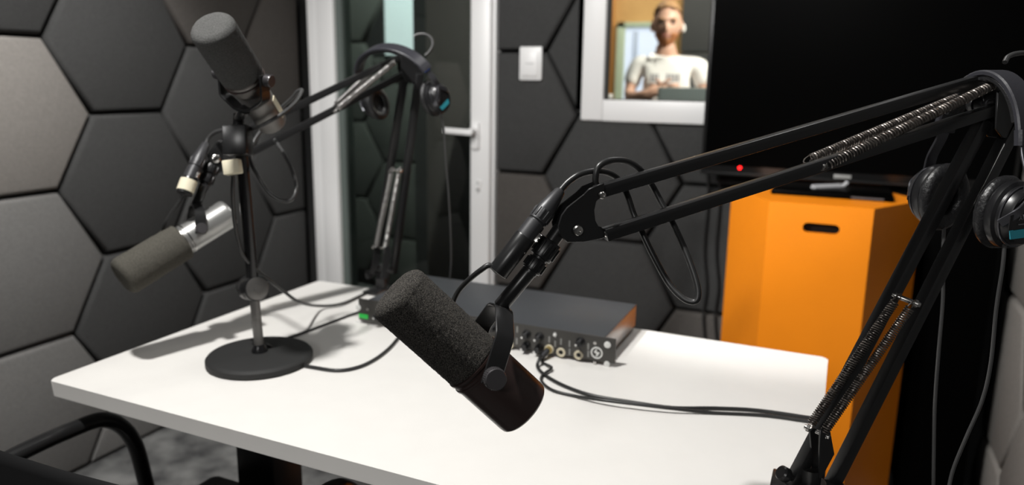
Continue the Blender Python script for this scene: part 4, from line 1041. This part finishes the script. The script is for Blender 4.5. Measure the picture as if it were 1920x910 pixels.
# T-shirt and trousers
tv_, te, tr = chain([[((0, .01, .90), (.172, .128))], [0, ((0, .0, 1.0), (.164, .122)), ((0, .0, 1.15), (.168, .124)), ((0, .01, 1.27), (.172, .122)), ((0, .015, 1.352), (.112, .090)), ((0, .012, 1.385), (.072, .072))],
    [3, ((.135, .015, 1.347), .074), ((.198, .012, 1.332), .073), ((.232, .008, 1.262), .066), ((.243, .0, 1.215), .066)],
    [3, ((-.135, .015, 1.347), .074), ((-.198, .012, 1.332), .073), ((-.232, .008, 1.262), .066), ((-.243, .0, 1.215), .066)]])
shirt = local_obj(slim(skin_mesh(tv_, te, tr)), 'tshirt', M['tshirt'])
b = MB()
for x0, wd in ((-.072, .05), (.012, .075)):
    n_ = 3 if wd < .06 else 4
    for q in range(n_):
        xx = x0+q*wd/n_; b.box((xx, -.139+abs(xx)*.12, 1.245), (xx+wd/n_*.72, -.1285, 1.288), .002)
    b.box((x0, -.1365, 1.228), (x0+wd, -.128, 1.238), .002)
pm = bpy.data.meshes.new('p'); b.bm.to_mesh(pm); b.bm.free(); local_obj(pm, 'shirt_print', M['tprint'], shirt)
lv, le, lr = chain([[((0, .01, .88), (.170, .125))], [0, ((.092, .01, .78), .100), ((.10, .0, .46), .074), ((.10, .02, .08), .062)], [0, ((-.092, .01, .78), .100), ((-.10, .0, .46), .074), ((-.10, .02, .08), .062)]])
local_obj(skin_mesh(lv, le, lr), 'trousers', M['jeans'])
for sx in (-1, 1):
    sv, se, sr = chain([[((sx*.10, .03, .06), .055), ((sx*.106, -.04, .048), .050), ((sx*.116, -.15, .042), (.050, .038))]])
    local_obj(skin_mesh(sv, se, sr), 'shoe', M['blackmat'])
# hair cap, beard, brows, eyes, earbud
def cap(name, material, test, grow, parent=man, lump=0.):
    b = MB(); bmesh.ops.create_uvsphere(b.bm, u_segments=44, v_segments=32, radius=1)
    kill = [v_ for v_ in b.bm.verts if not test(v_.co)]
    bmesh.ops.delete(b.bm, geom=kill, context='VERTS')
    for vt in b.bm.verts:
        x, y, z = vt.co; k = 1-.30*max(0, -z)**1.4
        g = grow(vt.co)+random.uniform(-lump, lump)
        X = x*(.076*k+g); Yy = y*(.096+g); Z = z*(.117+g)
        if z < -.1: Yy = Yy*(1-.18*(-z)); X *= 1-.10*(-z)
        if y < 0 and z < -.45: Yy -= .012*min(1, (-z-.45)*3)*max(0, 1-abs(x)*1.6)
        vt.co = V((X, Yy, Z))+HC
    r = bmesh.ops.solidify(b.bm, geom=b.bm.faces[:], thickness=.004)
    m_ = bpy.data.meshes.new(name); b.bm.to_mesh(m_); b.bm.free(); return local_obj(m_, name, material, parent)
cap('hair', M['hair'], lambda c: (c.z > .42+.34*max(0, -c.y)*(.6+.4*(1-abs(c.x)))) or (c.y > .15 and c.z > -.25+.5*max(0, .5-c.y)), lambda c: .009+.016*max(0, c.z-.4), lump=.0012)
cap('beard', M['beard'], lambda c: c.z < -.36 and c.y < .2 and not (abs(c.x) < .30 and -.56 < c.z < -.40 and c.y < 0) and c.z > -.97, lambda c: .005+.008*max(0, -c.z-.5), lump=.001)
for sx in (-1, 1):
    b = MB(); r_ = bmesh.ops.create_uvsphere(b.bm, u_segments=16, v_segments=10, radius=1)
    for vt in b.bm.verts: vt.co = V((sx*.030+vt.co.x*.013, HC.y-.078+vt.co.y*.006, HC.z+.006+vt.co.z*.007))
    m_ = bpy.data.meshes.new('eye'); b.bm.to_mesh(m_); b.bm.free(); local_obj(m_, 'eye', M['eye'])
    b = MB(); b.tube([V((sx*.014, HC.y-.090, HC.z+.024)), V((sx*.030, HC.y-.089, HC.z+.029)), V((sx*.048, HC.y-.078, HC.z+.023))], .0042, 8, 4)
    m_ = bpy.data.meshes.new('eyebrow'); b.bm.to_mesh(m_); b.bm.free(); local_obj(m_, 'eyebrow', M['hair'])
b = MB(); b.tube([V((-.022, HC.y-.090, HC.z-.060)), V((0, HC.y-.098, HC.z-.059)), V((.022, HC.y-.090, HC.z-.060))], .0045, 8, 4)
m_ = bpy.data.meshes.new('mouth'); b.bm.to_mesh(m_); b.bm.free(); local_obj(m_, 'mouth', M['lip'])
b = MB(); b.tube([V((.088, HC.y-.004, HC.z+.000)), V((.091, HC.y-.010, HC.z-.012)), V((.089, HC.y-.014, HC.z-.036))], .0085, 10, 4)
m_ = bpy.data.meshes.new('earbud'); b.bm.to_mesh(m_); b.bm.free(); local_obj(m_, 'earbud', M['whitedot'])
